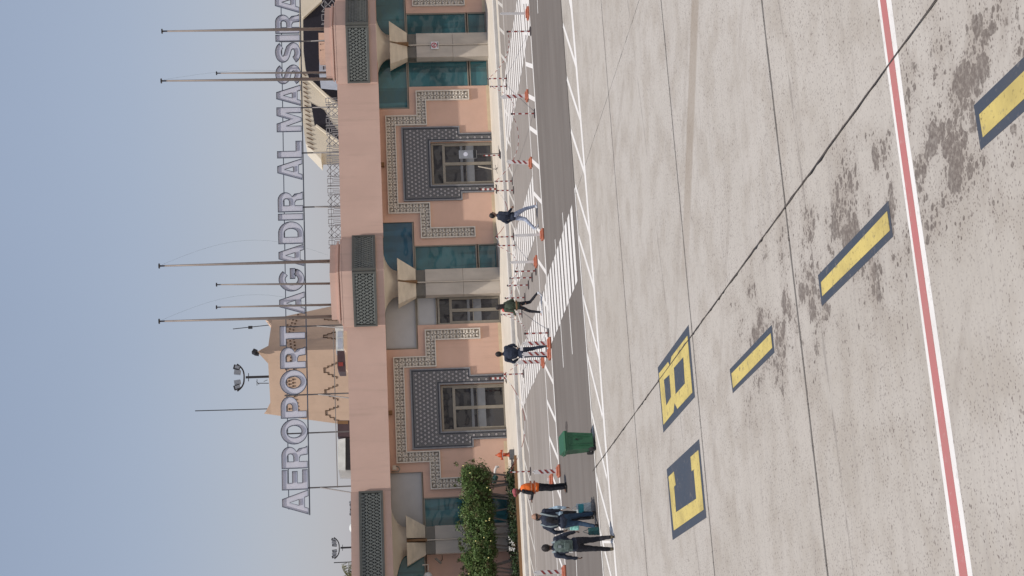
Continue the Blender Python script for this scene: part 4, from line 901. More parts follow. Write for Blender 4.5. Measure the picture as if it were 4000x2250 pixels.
# cream sail-roofed building at the right
YC = 86.0
cb = thing('canopy_building', 'angular cream concrete canopy building with dark openings behind the right roof', 'building', (36, YC+3, 0))
pxprism([(1170, -80), (1168, 150), (1168, 300), (1176, 425), (1194, 560), (1254, 622), (1256, 598), (1420, 598), (1420, -80)], YC, 2.2, 'canopy_shell', 'canopy', cb)
pxprism([(1184, 62), (1256, -4), (1256, -80), (1360, -80), (1360, 420), (1322, 402), (1211, 313), (1194, 270), (1186, 200)], YC-.03, .03, 'dark_opening', 'night', cb)
pxprism([(1215, 402), (1229, 489), (1267, 512), (1335, 565), (1335, 530), (1290, 470), (1267, 430)], YC-.03, .03, 'dark_opening', 'night', cb)
pxprism([(1180, 60), (1184, 70), (1258, 2), (1250, -10)], YC-.3, .28, 'edge_beam', 'canopy', cb)
pxprism([(1203, 311), (1209, 305), (1330, 420), (1330, 430)], YC-.3, .28, 'edge_beam', 'canopy', cb)
pxprism([(1232, 490), (1236, 485), (1340, 560), (1340, 570)], YC-.3, .28, 'edge_beam', 'canopy', cb)
for k in range(17):
    y = 285+k*18; x = 1179+(y-285)*.075
    pxprism([(x, y), (x+2, y-2), (x+17+k*.6, y+9), (x+14+k*.6, y+11)], YC-.06, .05, 'slot', 'ochredark', cb)
t = thing('pink_roof_block', 'small pink rendered block under the dark canopy opening', 'building', W(1290, 180, 74)); pxprism([(1244, 128), (1246, 226), (1330, 226), (1330, 128)], 74, 2, 'block_wall', 'wall', t)
for xy in ((1252, 172), (1252, 195)): pxprism([(xy[0]-1.5, xy[1]-1.5), (xy[0]-1.5, xy[1]+1.5), (xy[0]+1.5, xy[1]+1.5), (xy[0]+1.5, xy[1]-1.5)], 73.95, .04, 'hole', 'night', t)
t = thing('pale_roof_cabin', 'pale blue cabin with small vent beside the pink roof block', 'cabin', W(1290, 262, 75)); pxprism([(1247, 227), (1247, 292), (1330, 300), (1330, 227)], 75, 2, 'cabin_wall', 'cabinblue', t); pxprism([(1262, 258), (1262, 271), (1265, 271), (1265, 258)], 74.95, .04, 'vent', 'night', t)
# roof units by the tower
def unit(name, lab, cat, pts, Y, dep, m, extra=()):
    P = [W(x, y, Y) for x, y in pts]; t = thing(name, lab, cat, (sum(p.x for p in P)/len(P), Y+dep/2, 7.1)); pxprism(pts, Y, dep, 'housing', m, t)
    for nm, pp, yo, d, mm in extra: pxprism(pp, Y-yo, d, nm, mm, t)
unit('roof_cabin', 'white curved-top rooftop unit left of the tower', 'roof unit', [(1349, 1712), (1322, 1716), (1319, 1724), (1320, 1832), (1349, 1834)], 72, 1.2, 'cabinwhite', (('dark_base', [(1349.5, 1712), (1349.5, 1834), (1385, 1834), (1385, 1712)], -.1, 1.0, 'darkmetal'), ('end_panel', [(1322, 1835), (1328, 1865), (1385, 1865), (1385, 1835)], -.4, .6, 'board')))
unit('roof_unit', 'dark maroon rooftop unit between tower and white unit', 'roof unit', [(1318, 1642), (1319, 1705), (1385, 1705), (1385, 1642)], 72, 1.2, 'cabindark', (('trim', [(1320, 1644), (1320, 1656), (1360, 1656), (1360, 1644)], .03, .03, 'brown'),))
unit('roof_unit', 'dark unit with reddish window in front of the ochre tower', 'roof unit', [(1317, 1371), (1318, 1436), (1325, 1452), (1350, 1452), (1345, 1371)], 73, 1.2, 'cabindark', (('red_window', [(1322, 1415), (1322, 1430), (1340, 1430), (1340, 1415)], .03, .03, 'barred'),))
unit('glass_cabin', 'pale glazed rooftop cabin with white frame under the tower', 'cabin', [(1308, 1275), (1312, 1290), (1312, 1370), (1342, 1370), (1341, 1275)], 73, 1.2, 'cabinwhite', (('pane', [(1319, 1294), (1319, 1318), (1338, 1318), (1338, 1294)], .03, .03, 'cabinblue'), ('pane', [(1319, 1322), (1319, 1362), (1339, 1362), (1339, 1322)], .03, .03, 'cabinblue')))
unit('roof_wall', 'low cream parapet wall with a domed hump below the tower', 'wall', [(1341, 1276), (1343, 1360), (1352, 1372), (1352, 1400), (1351, 1440), (1358, 1450), (1362, 1496), (1395, 1496), (1395, 1276)], 71, .5, 'ochre')

# ------------------------------------------------------------------ planting
def leafcloud(n, cen, rad, size, mb, shell=.55):
    for _ in range(n):
        while True:
            d = Vector((random.gauss(0, 1), random.gauss(0, 1), random.gauss(0, 1)))
            if d.length > .1: break
        d.normalize(); k = random.uniform(shell, 1.05)
        p = Vector(cen)+Vector((d.x*rad[0], d.y*rad[1], d.z*rad[2]))*k
        s_ = size*random.uniform(.6, 1.4); n1 = (d*.8+Vector((random.uniform(-1, 1), random.uniform(-1, 1), random.uniform(-.6, 1)))*.8).normalized()
        a = n1.cross(Vector((random.uniform(-1, 1), random.uniform(-1, 1), random.uniform(-1, 1)))); a.normalize(); b = n1.cross(a)
        mb.add([p-a*s_, p-b*s_*.45, p+a*s_, p+b*s_*.45], [(0, 1, 2, 3)])
GB = 64.6
def pfoot(x, y): return W(x, y, GB)
shrubs = [((1880, 1885), (1.2, .9, .98), 'rounded clipped tree at right end of the hedge, nearest the tiled doorway'), ((1880, 1975), (1.15, .95, 1.12), 'clipped flowering tree second from right in the hedge'), ((1895, 2075), (1.1, .9, .98), 'clipped flowering tree in the middle of the hedge'), ((1890, 2165), (1.1, .9, .95), 'clipped flowering tree left of the hedge middle'), ((1890, 2262), (1.2, .9, 1.0), 'clipped flowering tree cut off by the frame edge')]
for (x, y), rd, lab in shrubs:
    c = W(1845, y, GB); t = thing('hedge_tree', lab, 'tree', (c.x, GB, .15), 0, 'clipped trees in the planting bed')
    mb = MB()
    for _ in range(26):
        d = Vector((random.uniform(-1, 1), random.uniform(-1, 1), random.uniform(-1, 1)))
        if d.length > 1: d.normalize()
        cc = (c.x+d.x*rd[0]*.62, GB+d.y*rd[1]*.6, 1.80+d.z*rd[2]*.60); leafcloud(290, cc, (.34, .34, .30), .048, mb, .5)
    for _ in range(14):
        a_2 = random.uniform(0, 6.28); hz2 = random.uniform(-.2, 1)
        leafcloud(26, (c.x+math.cos(a_2)*rd[0]*random.uniform(.75, 1.02), GB+math.sin(a_2)*rd[1]*.9, 1.80+hz2*rd[2]*.92), (.10, .10, .15), .055, mb, .1)
    leafcloud(1800, (c.x, GB, 1.80), (rd[0]*.86, rd[1]*.86, rd[2]*.78), .047, mb, .2)
    mb.build('crown', 'leaf', t)
    fl_ = MB()
    for _ in range(3):
        a = random.uniform(-1, 1); b = random.uniform(-.9, .9); fl_.ball((c.x+a*rd[0]*.8, GB-rd[1]*math.sqrt(max(0, 1-a*a*.6))*.98, 1.80+b*rd[2]*.7), (.030, .026, .030), 6, 4)
    fl_.build('blossom', 'flower', t)
    tk = MB()
    for k in range(4):
        a = random.uniform(-.5, .5); tk.tube([(c.x+a*.4, GB, .1), (c.x+a*.8, GB+random.uniform(-.1, .1), .45), (c.x+a*1.4, GB, 1.5)], [.05, .042, .03], 7)
    tk.build('trunk', 'bark', t)
bedp = [(1.0, 62.9), (7.9, 62.9), (7.8, 66.9), (1.0, 66.9)]
structm(MB().xy([(a, b) for a, b in bedp], .19, .14), 'planting_bed', 'soil')
gc = MB()
for _ in range(240):
    p = (random.uniform(1.2, 7.5), random.uniform(63.2, 65.6)); leafcloud(28, (p[0], p[1], .28+.12*random.random()), (.25, .25, .22), .05, gc, .2)
tag(gc.build('ground_cover', 'leafd'), kind='stuff')
wf = MB()
for _ in range(26): wf.ball((W(1980, random.gauss(2135, 14), 63.4).x, random.uniform(63.2, 63.8), random.uniform(.38, .62)), (.028, .025, .028), 5, 4)
tag(wf.build('white_flowers', 'petalwhite'), kind='stuff')
bk = MB().box(1.0, 8.0, 62.78, 62.9, .147, .26); tag(bk.build('bed_edging', 'brown'), kind='structure')

# ------------------------------------------------------------------ street furniture
# wheelie bin
bp_ = G(2322, 1728); t = thing('wheelie_bin', 'green wheeled rubbish bin standing alone at the edge of the road', 'bin', bp_, .12)
h = .93
def frus(z0, z1, a, b): # a,b=(hx,hy)
    return MB().add([(-a[0], -a[1], z0), (a[0], -a[1], z0), (a[0], a[1], z0), (-a[0], a[1], z0), (-b[0], -b[1], z1), (b[0], -b[1], z1), (b[0], b[1], z1), (-b[0], b[1], z1)], [(0, 3, 2, 1), (4, 5, 6, 7), (0, 1, 5, 4), (1, 2, 6, 5), (2, 3, 7, 6), (3, 0, 4, 7)])
frus(.06, h-.12, (.205, .24), (.25, .29)).build('body', 'bin', t, world=False, bevel=.025)
MB().box(-.275, .275, -.315, .315, h-.16, h-.10).build('rim', 'bin', t, world=False, bevel=.012)
lid = MB(); lid.add([(-.28, -.34, h-.10), (.28, -.34, h-.10), (.28, .32, h-.10), (-.28, .32, h-.10), (-.27, -.30, h-.055), (.27, -.30, h-.055), (.25, .28, h+.015), (-.25, .28, h+.015)], [(0, 3, 2, 1), (4, 5, 6, 7), (0, 1, 5, 4), (1, 2, 6, 5), (2, 3, 7, 6), (3, 0, 4, 7)])
lid.build('lid', 'bin', t, world=False, bevel=.015)
for s_ in (-1, 1): MB().tube([(-.20 + .0*s_, s_*.2+.02, .1), (-.26, s_*.2+.02, .1)], .1, 16).build('wheel', 'rubber', t, world=False)
MB().tube([(-.23, -.2, .1), (-.23, .25, .1)], .015, 6).build('axle', 'steel', t, world=False)
MB().tube([(-.27, -.22, h-.09), (-.31, -.2, h-.08), (-.31, .2, h-.08), (-.27, .22, h-.09)], .016, 6).build('handle', 'bin', t, world=False)
MB().box(.02, .05, -.298, -.262, .50, .55).box(.0, .03, -.296, -.262, .48, .49).build('moulded_mark', 'signblack', t, world=False)
for k in (-.12, .12): MB().box(k-.008, k+.008, -.297, -.25, .15, h-.2).build('rib', 'bin', t, world=False)
# hydrant
hp = G(2008, 1775, .15); t = thing('fire_hydrant', 'orange-red fire hydrant on a grey stone block by the wall', 'hydrant', hp)
MB().box(-.2, .2, -.2, .2, 0, .2).build('stone_base', 'stone', t, world=False, bevel=.01)
MB().tube([(0, 0, .2), (0, 0, .24), (0, 0, .24), (0, 0, .5), (0, 0, .52), (0, 0, .56), (0, 0, .66), (0, 0, .70), (0, 0, .76)], [.12, .12, .075, .075, .12, .12, .10, .07, .02], 14).build('barrel', 'hydrant', t, world=False, smooth=True)
MB().tube([(-.19, 0, .54), (.19, 0, .54)], .05, 10).tube([(0, -.16, .45), (0, 0, .45)], .055, 10).build('outlet', 'hydrant', t, world=False); MB().tube([(-.21, 0, .54), (-.19, 0, .54)], .065, 10).tube([(.19, 0, .54), (.21, 0, .54)], .065, 10).build('outlet_cap', 'hydrant', t, world=False)
MB().box(-.02, .02, -.02, .02, .76, .82).build('valve_nut', 'hydrant', t, world=False); MB().tube([(0, 0, .50), (0, 0, .515)], .125, 12).build('flange', 'barwhite', t, world=False)
# board posts on orange bases
BGR = 'orange-based marker posts along the lane edge'
def board_base(t, L=.34, Wd=.42, second=None):
    MB().box(-L/2-.03, L/2+.03, -.2, .2, 0, .09).build('base', 'barorange', t, world=False, bevel=.03)
    MB().box(-L/2+.03, L/2-.03, -.12, .12, .09, .13).build('socket', 'barorange', t, world=False, bevel=.02)
def board_post(px, py, hpx, striped, lean, lab, z=0.0, xoff=0):
    p = G(px, py, z); d = math.hypot(p.x, p.y); hh = hpx*d/5790
    t = thing('marker_post', lab, 'marker post', p, random.uniform(-.15, .15), BGR); board_base(t)
    w_ = .068 if striped else .045; tl = lean
    m = MB()
    m.add([(-w_, -.02, .1), (w_, -.02, .1), (w_, .02, .1), (-w_, .02, .1), (-w_+tl, -.02, hh), (w_+tl, -.02, hh), (w_+tl, .02, hh), (-w_+tl, .02, hh)], [(0, 3, 2, 1), (4, 5, 6, 7), (0, 1, 5, 4), (1, 2, 6, 5), (2, 3, 7, 6), (3, 0, 4, 7)])
    m.build('board', 'barwhite', t, world=False, bevel=.006)
    MB().tube([(tl, 0, hh), (tl, 0, hh+.05)], .03, 8).build('hook', 'barwhite', t, world=False)
    if striped:
        for k in range(3):
            z0 = hh*(.32+.22*k); s_ = tl*z0/hh; k1 = .075
            MB().prism([(-w_+s_+.004, -.026, z0-k1-.035), (w_+s_-.004, -.026, z0-k1+.075), (w_+s_-.004, -.026, z0+k1*.6+.035), (-w_+s_+.004, -.026, z0+k1*.6-.075)], [(-w_+s_+.004, -.0205, z0-k1-.035), (w_+s_-.004, -.0205, z0-k1+.075), (w_+s_-.004, -.0205, z0+k1*.6+.035), (-w_+s_+.004, -.0205, z0+k1*.6-.075)]).build('red_stripe', 'barred', t, world=False)
    return t
board_post(2067, 52, 108, False, .0, 'plain white back of a marker post, furthest right by the crossing')
board_post(2064, 374, 104, True, -.03, 'red striped marker post in front of the right glazed bay')
board_post(2078, 636, 95, True, .07, 'leaning red striped marker post in front of the right tiled doorway')
board_post(2124, 916, 110, False, -.01, 'plain white back of a marker post beside the walking man in pale jeans')
board_post(2099, 1022, 102, False, .0, 'plain white back of a marker post in front of the middle column')
board_post(2152, 1340, 108, True, .01, 'red striped marker post just right of the standing man in navy')
board_post(2152, 1381, 108, True, .01, 'red striped marker post at the left leg of the standing man in navy')
board_post(2127, 1412, 104, True, .0, 'red striped marker post behind and left of the standing man in navy')
board_post(2188, 1840, 102, True, .0, 'red striped marker post right of the worker in orange vest')
board_post(2210, 2232, 118, True, .0, 'red striped marker post at far left behind the backpack walker')
p = G(2160, 1873); t = thing('orange_block', 'empty orange weight block without a post behind the orange-vested worker', 'weight block', p); board_base(t); MB().box(-.05, .05, -.03, .03, .13, .2).build('bracket', 'barwhite', t, world=False)
# round red and white chain posts
CP = []
CGR = 'red and white chain posts'
def chain_post(top, y, bot, lab, base=True, r=.028, z=.0, wide=1.0):
    p = G(bot, y, z); d = math.hypot(p.x, p.y); hh = (bot-top)*d/5790
    t = thing('chain_post', lab, 'chain post', p, 0, CGR); n = 7 if hh > .6 else 5
    for k in range(n):
        z0, z1 = .02+(hh-.02)*k/n, .02+(hh-.02)*(k+1)/n
        MB().tube([(0, 0, z0), (0, 0, z1-.002)], r*wide, 10).build('red_band' if k % 2 == 0 else 'white_band', 'barred' if k % 2 == 0 else 'barwhite', t, world=False, smooth=False)
    MB().ball((0, 0, hh), r*1.5*wide, 8, 6).build('knob', 'bardark', t, world=False)
    if base: MB().tube([(0, 0, 0), (0, 0, .03), (0, 0, .045)], [.18, .17, .05], 18).build('foot', 'bardark', t, world=False)
    CP.append(Vector((p.x, p.y, hh+z))); return t
posts = [(1983, 122, 2074, 'chain post at far right on the wide zebra crossing'), (1907, 306, 1981, 'left one of the pair of posts before the right teal glazing, right of its twin'), (1917, 337, 1981, 'chain post nearest the right glazed bay, left one of a pair'), (1999, 443, 2090, 'chain post left of the right zebra crossing at the lane edge'),
         (1935, 707, 2003, 'chain post beside the right leg of the right tiled doorway'), (1940, 743, 2007, 'chain post just left of its twin near the right tiled doorway'), (1935, 924, 2008, 'chain post at right before the middle glazed bay'), (1943, 958, 2014, 'chain post second before the middle glazed bay'),
         (2012, 1058, 2095, 'chain post rightmost of the cluster by the middle column'), (1993, 1084, 2080, 'chain post second of the cluster by the middle column'), (1983, 1113, 2066, 'chain post third of the cluster by the middle column'), (1974, 1162, 2052, 'chain post right of the woman in khaki'),
         (2050, 1300, 2145, 'chain post between the woman in khaki and the man in navy'), (1965, 1460, 2047, 'chain post at the right leg of the left tiled doorway'), (1990, 1841, 2074, 'chain post right of the worker in orange vest, behind the marker post'), (1960, 1226, 2040, 'chain post at the left shoulder of the woman in khaki')]
for a, y, b, lab in posts: chain_post(a, y, b, lab)
for top, y, bot, lab in ((1873, 738, 1940, 'thick red and white post on a folding foot against the right tiled doorway'), (1912, 1476, 1978, 'thick red and white post on a folding foot by the left tiled doorway')):
    z = .15; t = chain_post(top, y, bot, lab, base=False, r=.05, z=z); m = MB()
    for k in range(4): a = k*math.pi/2+.4; m.bar((0, 0, .02), (math.cos(a)*.28, math.sin(a)*.28, .02), .05, .03)
    m.build('cross_foot', 'bardark', t, world=False)
chain_post(1886, 606, 1956, 'chain post standing in front of the right doorway beside the small sign', z=.15)
def chain(a, b, sag, lab, seg=.5):
    a, b = Vector(a), Vector(b); L = (b-a).length; n = max(8, int(L/.09)); pts = [a+(b-a)*(k/n)-Vector((0, 0, sag*4*(k/n)*(1-k/n))) for k in range(n+1)]
    t = thing('plastic_chain', lab, 'chain', a, 0, 'red and white chains between the posts'); acc = 0; cur = [pts[0]]; col_ = 0
    for k in range(n):
        cur.append(pts[k+1]); acc += (pts[k+1]-pts[k]).length
        if acc > seg or k == n-1:
            MB().tube(cur, .012, 5).build('red_band' if col_ else 'white_band', 'barred' if col_ else 'barwhite', t); cur = [pts[k+1]]; acc = 0; col_ = 1-col_
C = CP
for i, j, s_, lab in ((0, 1, .35, 'drooping chain at far right crossing the zebra'), (1, 2, .1, 'short chain between the paired posts before the right bay'), (2, 3, .4, 'chain from the right glazed bay pair to the lane edge post'), (3, 4, .55, 'long chain running past the right tiled doorway'), (4, 5, .08, 'short chain between the two posts at the right doorway'), (5, 6, .5, 'long chain behind the man in pale jeans'), (6, 7, .1, 'short chain before the middle glazed bay'), (7, 8, .35, 'chain leading to the cluster at the middle column'), (8, 9, .15, 'chain at right of the cluster'), (9, 10, .15, 'chain in the middle of the cluster'), (10, 11, .2, 'chain from the cluster towards the woman in khaki'), (11, 15, .2, 'chain behind the woman in khaki'), (15, 12, .3, 'chain from the woman in khaki to the next post'), (12, 13, .45, 'chain behind the man in navy'), (13, 14, .75, 'long sagging chain towards the orange worker')):
    chain(C[i], C[j], s_, lab)
# low rope between marker posts near the walking man
# stand with round emblem at the right doorway
q = G(1952, 600, .15); t = thing('notice_stand', 'grey notice board with round emblem standing before the right doorway', 'notice stand', q)
p1_ = W(1862, 602, q.y); hh = p1_.z-.15
MB().tube([(0, 0, 0), (0, 0, hh)], .02, 8).build('stem', 'steel', t, world=False)
MB().box(-.20, .20, -.025, .015, hh, hh+.80).build('panel', 'silver', t, world=False, bevel=.02); MB().tube([(0, -.026, hh+.5), (0, -.034, hh+.5)], .1, 20).build('emblem', 'letterface', t, world=False)
MB().box(-.19, .19, -.03, -.026, hh+.02, hh+.16).build('dark_strip', 'signblack', t, world=False); MB().tube([(0, 0, 0), (0, 0, .03)], .2, 18).build('foot', 'bardark', t, world=False)
q = G(1944, 660, .15); t = thing('crutch_stand', 'pale leaning pole on a thin three-legged foot in the right doorway', 'stand', q); k = W(1868, 650, q.y-.1)
MB().tube([(0, 0, .25), (k.x-q.x, -.1, k.z-.15)], .028, 8).build('pole', 'cream', t, world=False); MB().bar((-.22, 0, .03), (.2, 0, .1), .02, .02).bar((0, 0, .02), (0, 0, .27), .02, .02).bar((0, -.2, .02), (0, .1, .1), .02, .02).build('foot', 'steel', t, world=False)
# curved arm lamp by the hedge
t = thing('wall_lamp', 'white curved arm with a green shade on the wall beside the hedge', 'lamp', W(1930, 1830, 66.9))
arm = [W(x, y, 66.9) for x, y in ((1949, 1823), (1939, 1824), (1934, 1836), (1933, 1850), (1936, 1862))]; MB().tube(arm, [.06, .07, .065, .05, .04], 10).build('arm', 'barwhite', t, smooth=True)
MB().tube([W(1938, 1858, 66.9), W(1933, 1868, 66.9), W(1930, 1888, 66.9)], [.12, .13, .10], 12).build('shade', 'hose', t)

# ------------------------------------------------------------------ people
def person(lab, foot, yaw, H, P, top, legs, shoe, skin='skin', hair='hairm', hat=None, voxel=.009, coat=1.0, hairlong=False, bald=False, sleeve='long'):
    t = thing('person', lab, 'person', foot, yaw); k = H/1.75
    V = lambda p: Vector(p)*k
    lean = P.get('lean', 0); slx = P.get('side', 0)
    hip = P.get('hip', .93); pel = V((0, 0, hip)); chest = V((slx*.4, lean*.55, hip+.34)); nk = V((slx, lean, hip+.54)); hd = V((slx+P.get('hx', 0), lean+.02+P.get('hy', 0), hip+.71))
    sw = P.get('sw', .185)
    sh = {s: V((s*sw+slx*.8, lean*.9, hip+.475)) for s in (-1, 1)}; hp_ = {s: V((s*.088, 0, hip-.04)) for s in (-1, 1)}
    kn = {-1: V(P['kneeL']), 1: V(P['kneeR'])}; an = {-1: V(P['ankL']), 1: V(P['ankR'])}; el = {-1: V(P['elbL']), 1: V(P['elbR'])}; wr = {-1: V(P['wrL']), 1: V(P['wrR'])}
    toe = {-1: Vector(P.get('toeL', (0, 1, 0))).normalized(), 1: Vector(P.get('toeR', (0, 1, 0))).normalized()}
    b = MB(); c = lambda p, q, r0, r1: b.cap(p, q, r0*k, r1*k)
    b.ball((chest+pel)/2+V((0, 0, .12)), (.15*k, .105*k, .24*k), 12, 9); b.ball(pel, (.15*k, .11*k, .12*k), 12, 8); c(sh[-1], sh[1], .06, .06)
    c(nk-V((0, 0, .08)), hd-V((0, 0, .05)), .055, .05)
    b.ball(hd, (.084*k, .104*k, .114*k), 14, 10); b.ball(hd+V((0, .035, -.055)), (.052*k, .055*k, .06*k), 12, 8)
    b.ball(hd+V((0, .1, -.015)), (.014*k, .022*k, .022*k), 8, 6); b.ball(hd+V((0, .092, -.062)), (.024*k, .012*k, .008*k), 8, 5)
    for s in (-1, 1):
        b.ball(hd+V((s*.079, -.005, -.01)), (.012*k, .024*k, .033*k), 8, 6)
        c(hp_[s], kn[s], .08, .052); c(kn[s], an[s], .05, .034); c(an[s], an[s]+toe[s]*.13*k-V((0, 0, .035)), .036, .026)
        c(sh[s], el[s], .046, .036); c(el[s], wr[s], .036, .023)
        d = (wr[s]-el[s]).normalized(); side = Vector((s, 0, 0)); side = (side-d*side.dot(d)).normalized(); nrm = d.cross(side).normalized()
        # palm faces the body; fingers hang curled
        fwd = Vector((0, 1, 0)); fwd = (fwd-d*fwd.dot(d)); fwd = fwd.normalized() if fwd.length > .2 else nrm
        inn = d.cross(fwd).normalized()
        if inn.dot(Vector((-s, 0, 0))) < 0: inn = -inn
        pc_ = wr[s]+d*.05*k
        for q in (-.024, -.008, .008, .024): c(wr[s]+d*.01*k+fwd*q*.6*k, wr[s]+d*.085*k+fwd*q*k, .016, .013)
        for q, L in ((-.033, .055), (-.011, .066), (.011, .070), (.033, .062)):
            a0 = wr[s]+d*.085*k+fwd*q*k; a1 = a0+(d*.9+inn*.25).normalized()*L*.5*k; a2 = a1+(d*.6+inn*.75).normalized()*L*.55*k
            c(a0, a1, .0088, .0082); c(a1, a2, .0082, .0072)
        a0 = wr[s]+d*.03*k+fwd*.022*k; a1 = a0+(fwd*.75+d*.6+inn*.3).normalized()*.038*k; a2 = a1+(d*.85+fwd*.3+inn*.3).normalized()*.032*k
        c(a0, a1, .012, .010); c(a1, a2, .010, .008)
    remesh(b, 'body', skin, voxel*k, t, smooth=2)
    e = MB()
    for s in (-1, 1): e.ball(hd+V((s*.03, .088, .012)), .010*k, 6, 5)
    e.build('eyes', 'eye', t, world=False)
    # trousers
    g = MB(); g.ball(pel+V((0, 0, 0)), (.168*k, .125*k, .12*k), 14, 9)
    for s in (-1, 1):
        lw = P.get('leg', 1.0)
        g.cap(hp_[s], kn[s], .098*k*lw, .068*k*lw, 12); g.cap(kn[s], an[s]+V((0, 0, .02)), .066*k*lw, .052*k*lw, 12)
    remesh(g, 'trousers', legs, .014*k, t, smooth=3, disp=.022*k, dscale=.09)
    # top
    g = MB(); g.ball((chest+pel)/2+V((0, 0, .13)), (.19*k*coat, .14*k*coat, .27*k), 14, 10); g.ball(chest, (.185*k, .135*k, .16*k), 14, 9)
    hemz = P.get('hem', -.03); g.ball(pel+V((0, 0, .06+hemz)), (.175*k*coat, .135*k*coat, .13*k), 14, 8); g.cap(sh[-1], sh[1], .075*k, .075*k, 12); g.cap(nk-V((0, 0, .06)), nk-V((0, -.0, -.01)), .075*k, .065*k, 12)
    for s in (-1, 1): g.cap(sh[s], el[s], .068*k, .055*k, 12); g.cap(el[s], el[s]+(wr[s]-el[s])*.93, .054*k, .042*k, 12)
    remesh(g, 'jacket', top, .014*k, t, smooth=3, disp=.03*k, dscale=.085)
    # shoes
    for s in (-1, 1):
        g = MB(); a = an[s]; tt = toe[s]; base = a-V((0, 0, .055)); up_ = Vector((0, 0, 1))
        g.cap(a-V((0, 0, .01)), a-V((0, 0, .05))-tt*.02*k, .047*k, .042*k); g.cap(base-tt*.045*k, base+tt*.13*k-V((0, 0, .006)), .04*k, .036*k)
        g.cap(base-tt*.03*k-V((0, 0, .012)), base+tt*.15*k-V((0, 0, .014)), .03*k, .026*k); remesh(g, 'shoe', shoe, .010*k, t, smooth=2)
    # hair
    g = MB()
    if hat: pass
    elif bald:
        pass
    else:
        g.ball(hd+V((0, -.018, .022)), (.094*k, .106*k, .112*k), 14, 10)
        if hairlong:
            g.cap(hd+V((0, -.06, -.02)), nk+V((.0, -.10, -.16)), .085*k, .06*k); g.cap(hd+V((.05, -.04, -.04)), nk+V((.09, -.07, -.08)), .05*k, .035*k); g.cap(hd+V((-.05, -.04, -.04)), nk+V((-.09, -.07, -.08)), .05*k, .035*k)
        # keep the face open
        o = remesh(g, 'hair', hair, .010*k, t, smooth=2, disp=.012, dscale=.03)
        me = o.data; face = [v for v in me.vertices]
        for v in me.vertices:
            dz = v.co.z-hd.z; dy = v.co.y-hd.y
            if dy > .035*k and dz < .045*k: v.co.y = hd.y+.03*k+(v.co.y-hd.y)*.1
    return t, dict(k=k, hd=hd, nk=nk, sh=sh, el=el, wr=wr, pel=pel, chest=chest, hip=hip)
def hum(px, py, z=0): return G(px, py, z)
# 1 man in dark jacket and pale jeans, striding to the right
t, J = person('man in dark jacket and pale blue jeans striding right across the crossing', hum(2103, 842), R_(-78), 1.76,
    dict(lean=.05, hip=.90, kneeR=(.08, .22, .50), ankR=(.08, .34, .10), kneeL=(-.08, -.08, .47), ankL=(-.08, -.46, .16), toeL=(0, .8, -.45), elbL=(-.27, -.10, 1.12), wrL=(-.26, .0, .92), elbR=(.27, -.03, 1.10), wrR=(.25, .17, .96), hem=-.05), 'jacketblue', 'lightjeans', 'shoewhite', skin='skinlight', coat=1.12)
g = MB(); g.bar(J['hd']+Vector((-.075, .085, .012)), J['hd']+Vector((.075, .085, .012)), .012, .03); g.build('glasses', 'signblack', t, world=False)
# 2 woman in khaki
t, J = person('woman with long dark hair in khaki top and black leggings walking away', hum(2121, 1190), R_(38), 1.66,
    dict(lean=.06, hip=.92, kneeL=(-.09, .22, .50), ankL=(-.14, .24, .09), toeL=(-.3, 1, 0), kneeR=(.10, -.06, .48), ankR=(.16, -.42, .20), toeR=(0, .7, -.6), elbL=(-.26, .06, 1.12), wrL=(-.20, .26, 1.05), elbR=(.27, -.06, 1.12), wrR=(.24, .14, 1.02), hem=-.02, leg=.85), 'khaki', 'darkjeans', 'shoewhite', skin='skinlight', hairlong=True, coat=1.05)
k = J['k']; MB().cap(J['nk']+Vector((-.16, .03, -.02)), J['nk']+Vector((-.14, .13, -.36)), .05, .04).cap(J['nk']+Vector((.14, .05, .0)), J['nk']+Vector((-.12, .05, .02)), .05, .05).build('red_scarf', 'pink', t, world=False, smooth=True)
MB().tube([J['pel']+Vector((0, 0, .05)), J['pel']+Vector((0, 0, .10))], .185, 16).build('waist_band', 'brown', t, world=False)
# 3 man in navy coveralls
t, J = person('man in dark navy coveralls standing with his back turned among striped posts', hum(2141, 1374), R_(-8), 1.78,
    dict(lean=.02, side=-.02, hip=.95, kneeL=(-.10, .03, .50), ankL=(-.14, .0, .09), toeL=(-.3, 1, 0), kneeR=(.13, .04, .50), ankR=(.20, .02, .09), toeR=(.3, 1, 0), elbL=(-.31, .05, 1.18), wrL=(-.20, .22, 1.02), elbR=(.28, .06, 1.16), wrR=(.22, .24, 1.05), hem=-.12, sw=.2), 'navycloth', 'navycloth', 'shoedark', coat=1.12, sleeve='long')
MB().box(.06, .2, -.155, -.12, .88, .97).box(-.2, -.12, -.15, -.11, .84, .90).build('pocket_trim', 'signwhite', t, world=False)
# 4 worker in orange vest
t, J = person('worker in orange vest and dusty red cap facing left with hands raised', hum(2215, 1898), R_(62), 1.72,
    dict(lean=.06, hip=.93, hy=.04, kneeL=(-.10, .04, .50), ankL=(-.10, .02, .09), kneeR=(.11, .03, .50), ankR=(.12, .0, .09), toeR=(.2, 1, 0), elbL=(-.26, .10, 1.14), wrL=(-.12, .36, 1.16), elbR=(.28, .08, 1.14), wrR=(.14, .36, 1.12), hem=-.02), 'blackcloth', 'darkjeans', 'shoedark', hat=True)
g = MB(); pe, ch, nk_, sh = J['pel'], J['chest'], J['nk'], J['sh']
g.ball((ch+pe)/2+Vector((0, 0, .13)), (.205, .158, .28), 14, 10); g.ball(pe+Vector((0, 0, .06)), (.195, .155, .13), 14, 8); g.cap(sh[-1]*.8+ch*.2, sh[1]*.8+ch*.2, .085, .085); g.cap(nk_-Vector((0, 0, .09)), nk_-Vector((0, 0, .04)), .085, .075)
remesh(g, 'vest', 'orange', .014, t, smooth=3, disp=.015, dscale=.09)
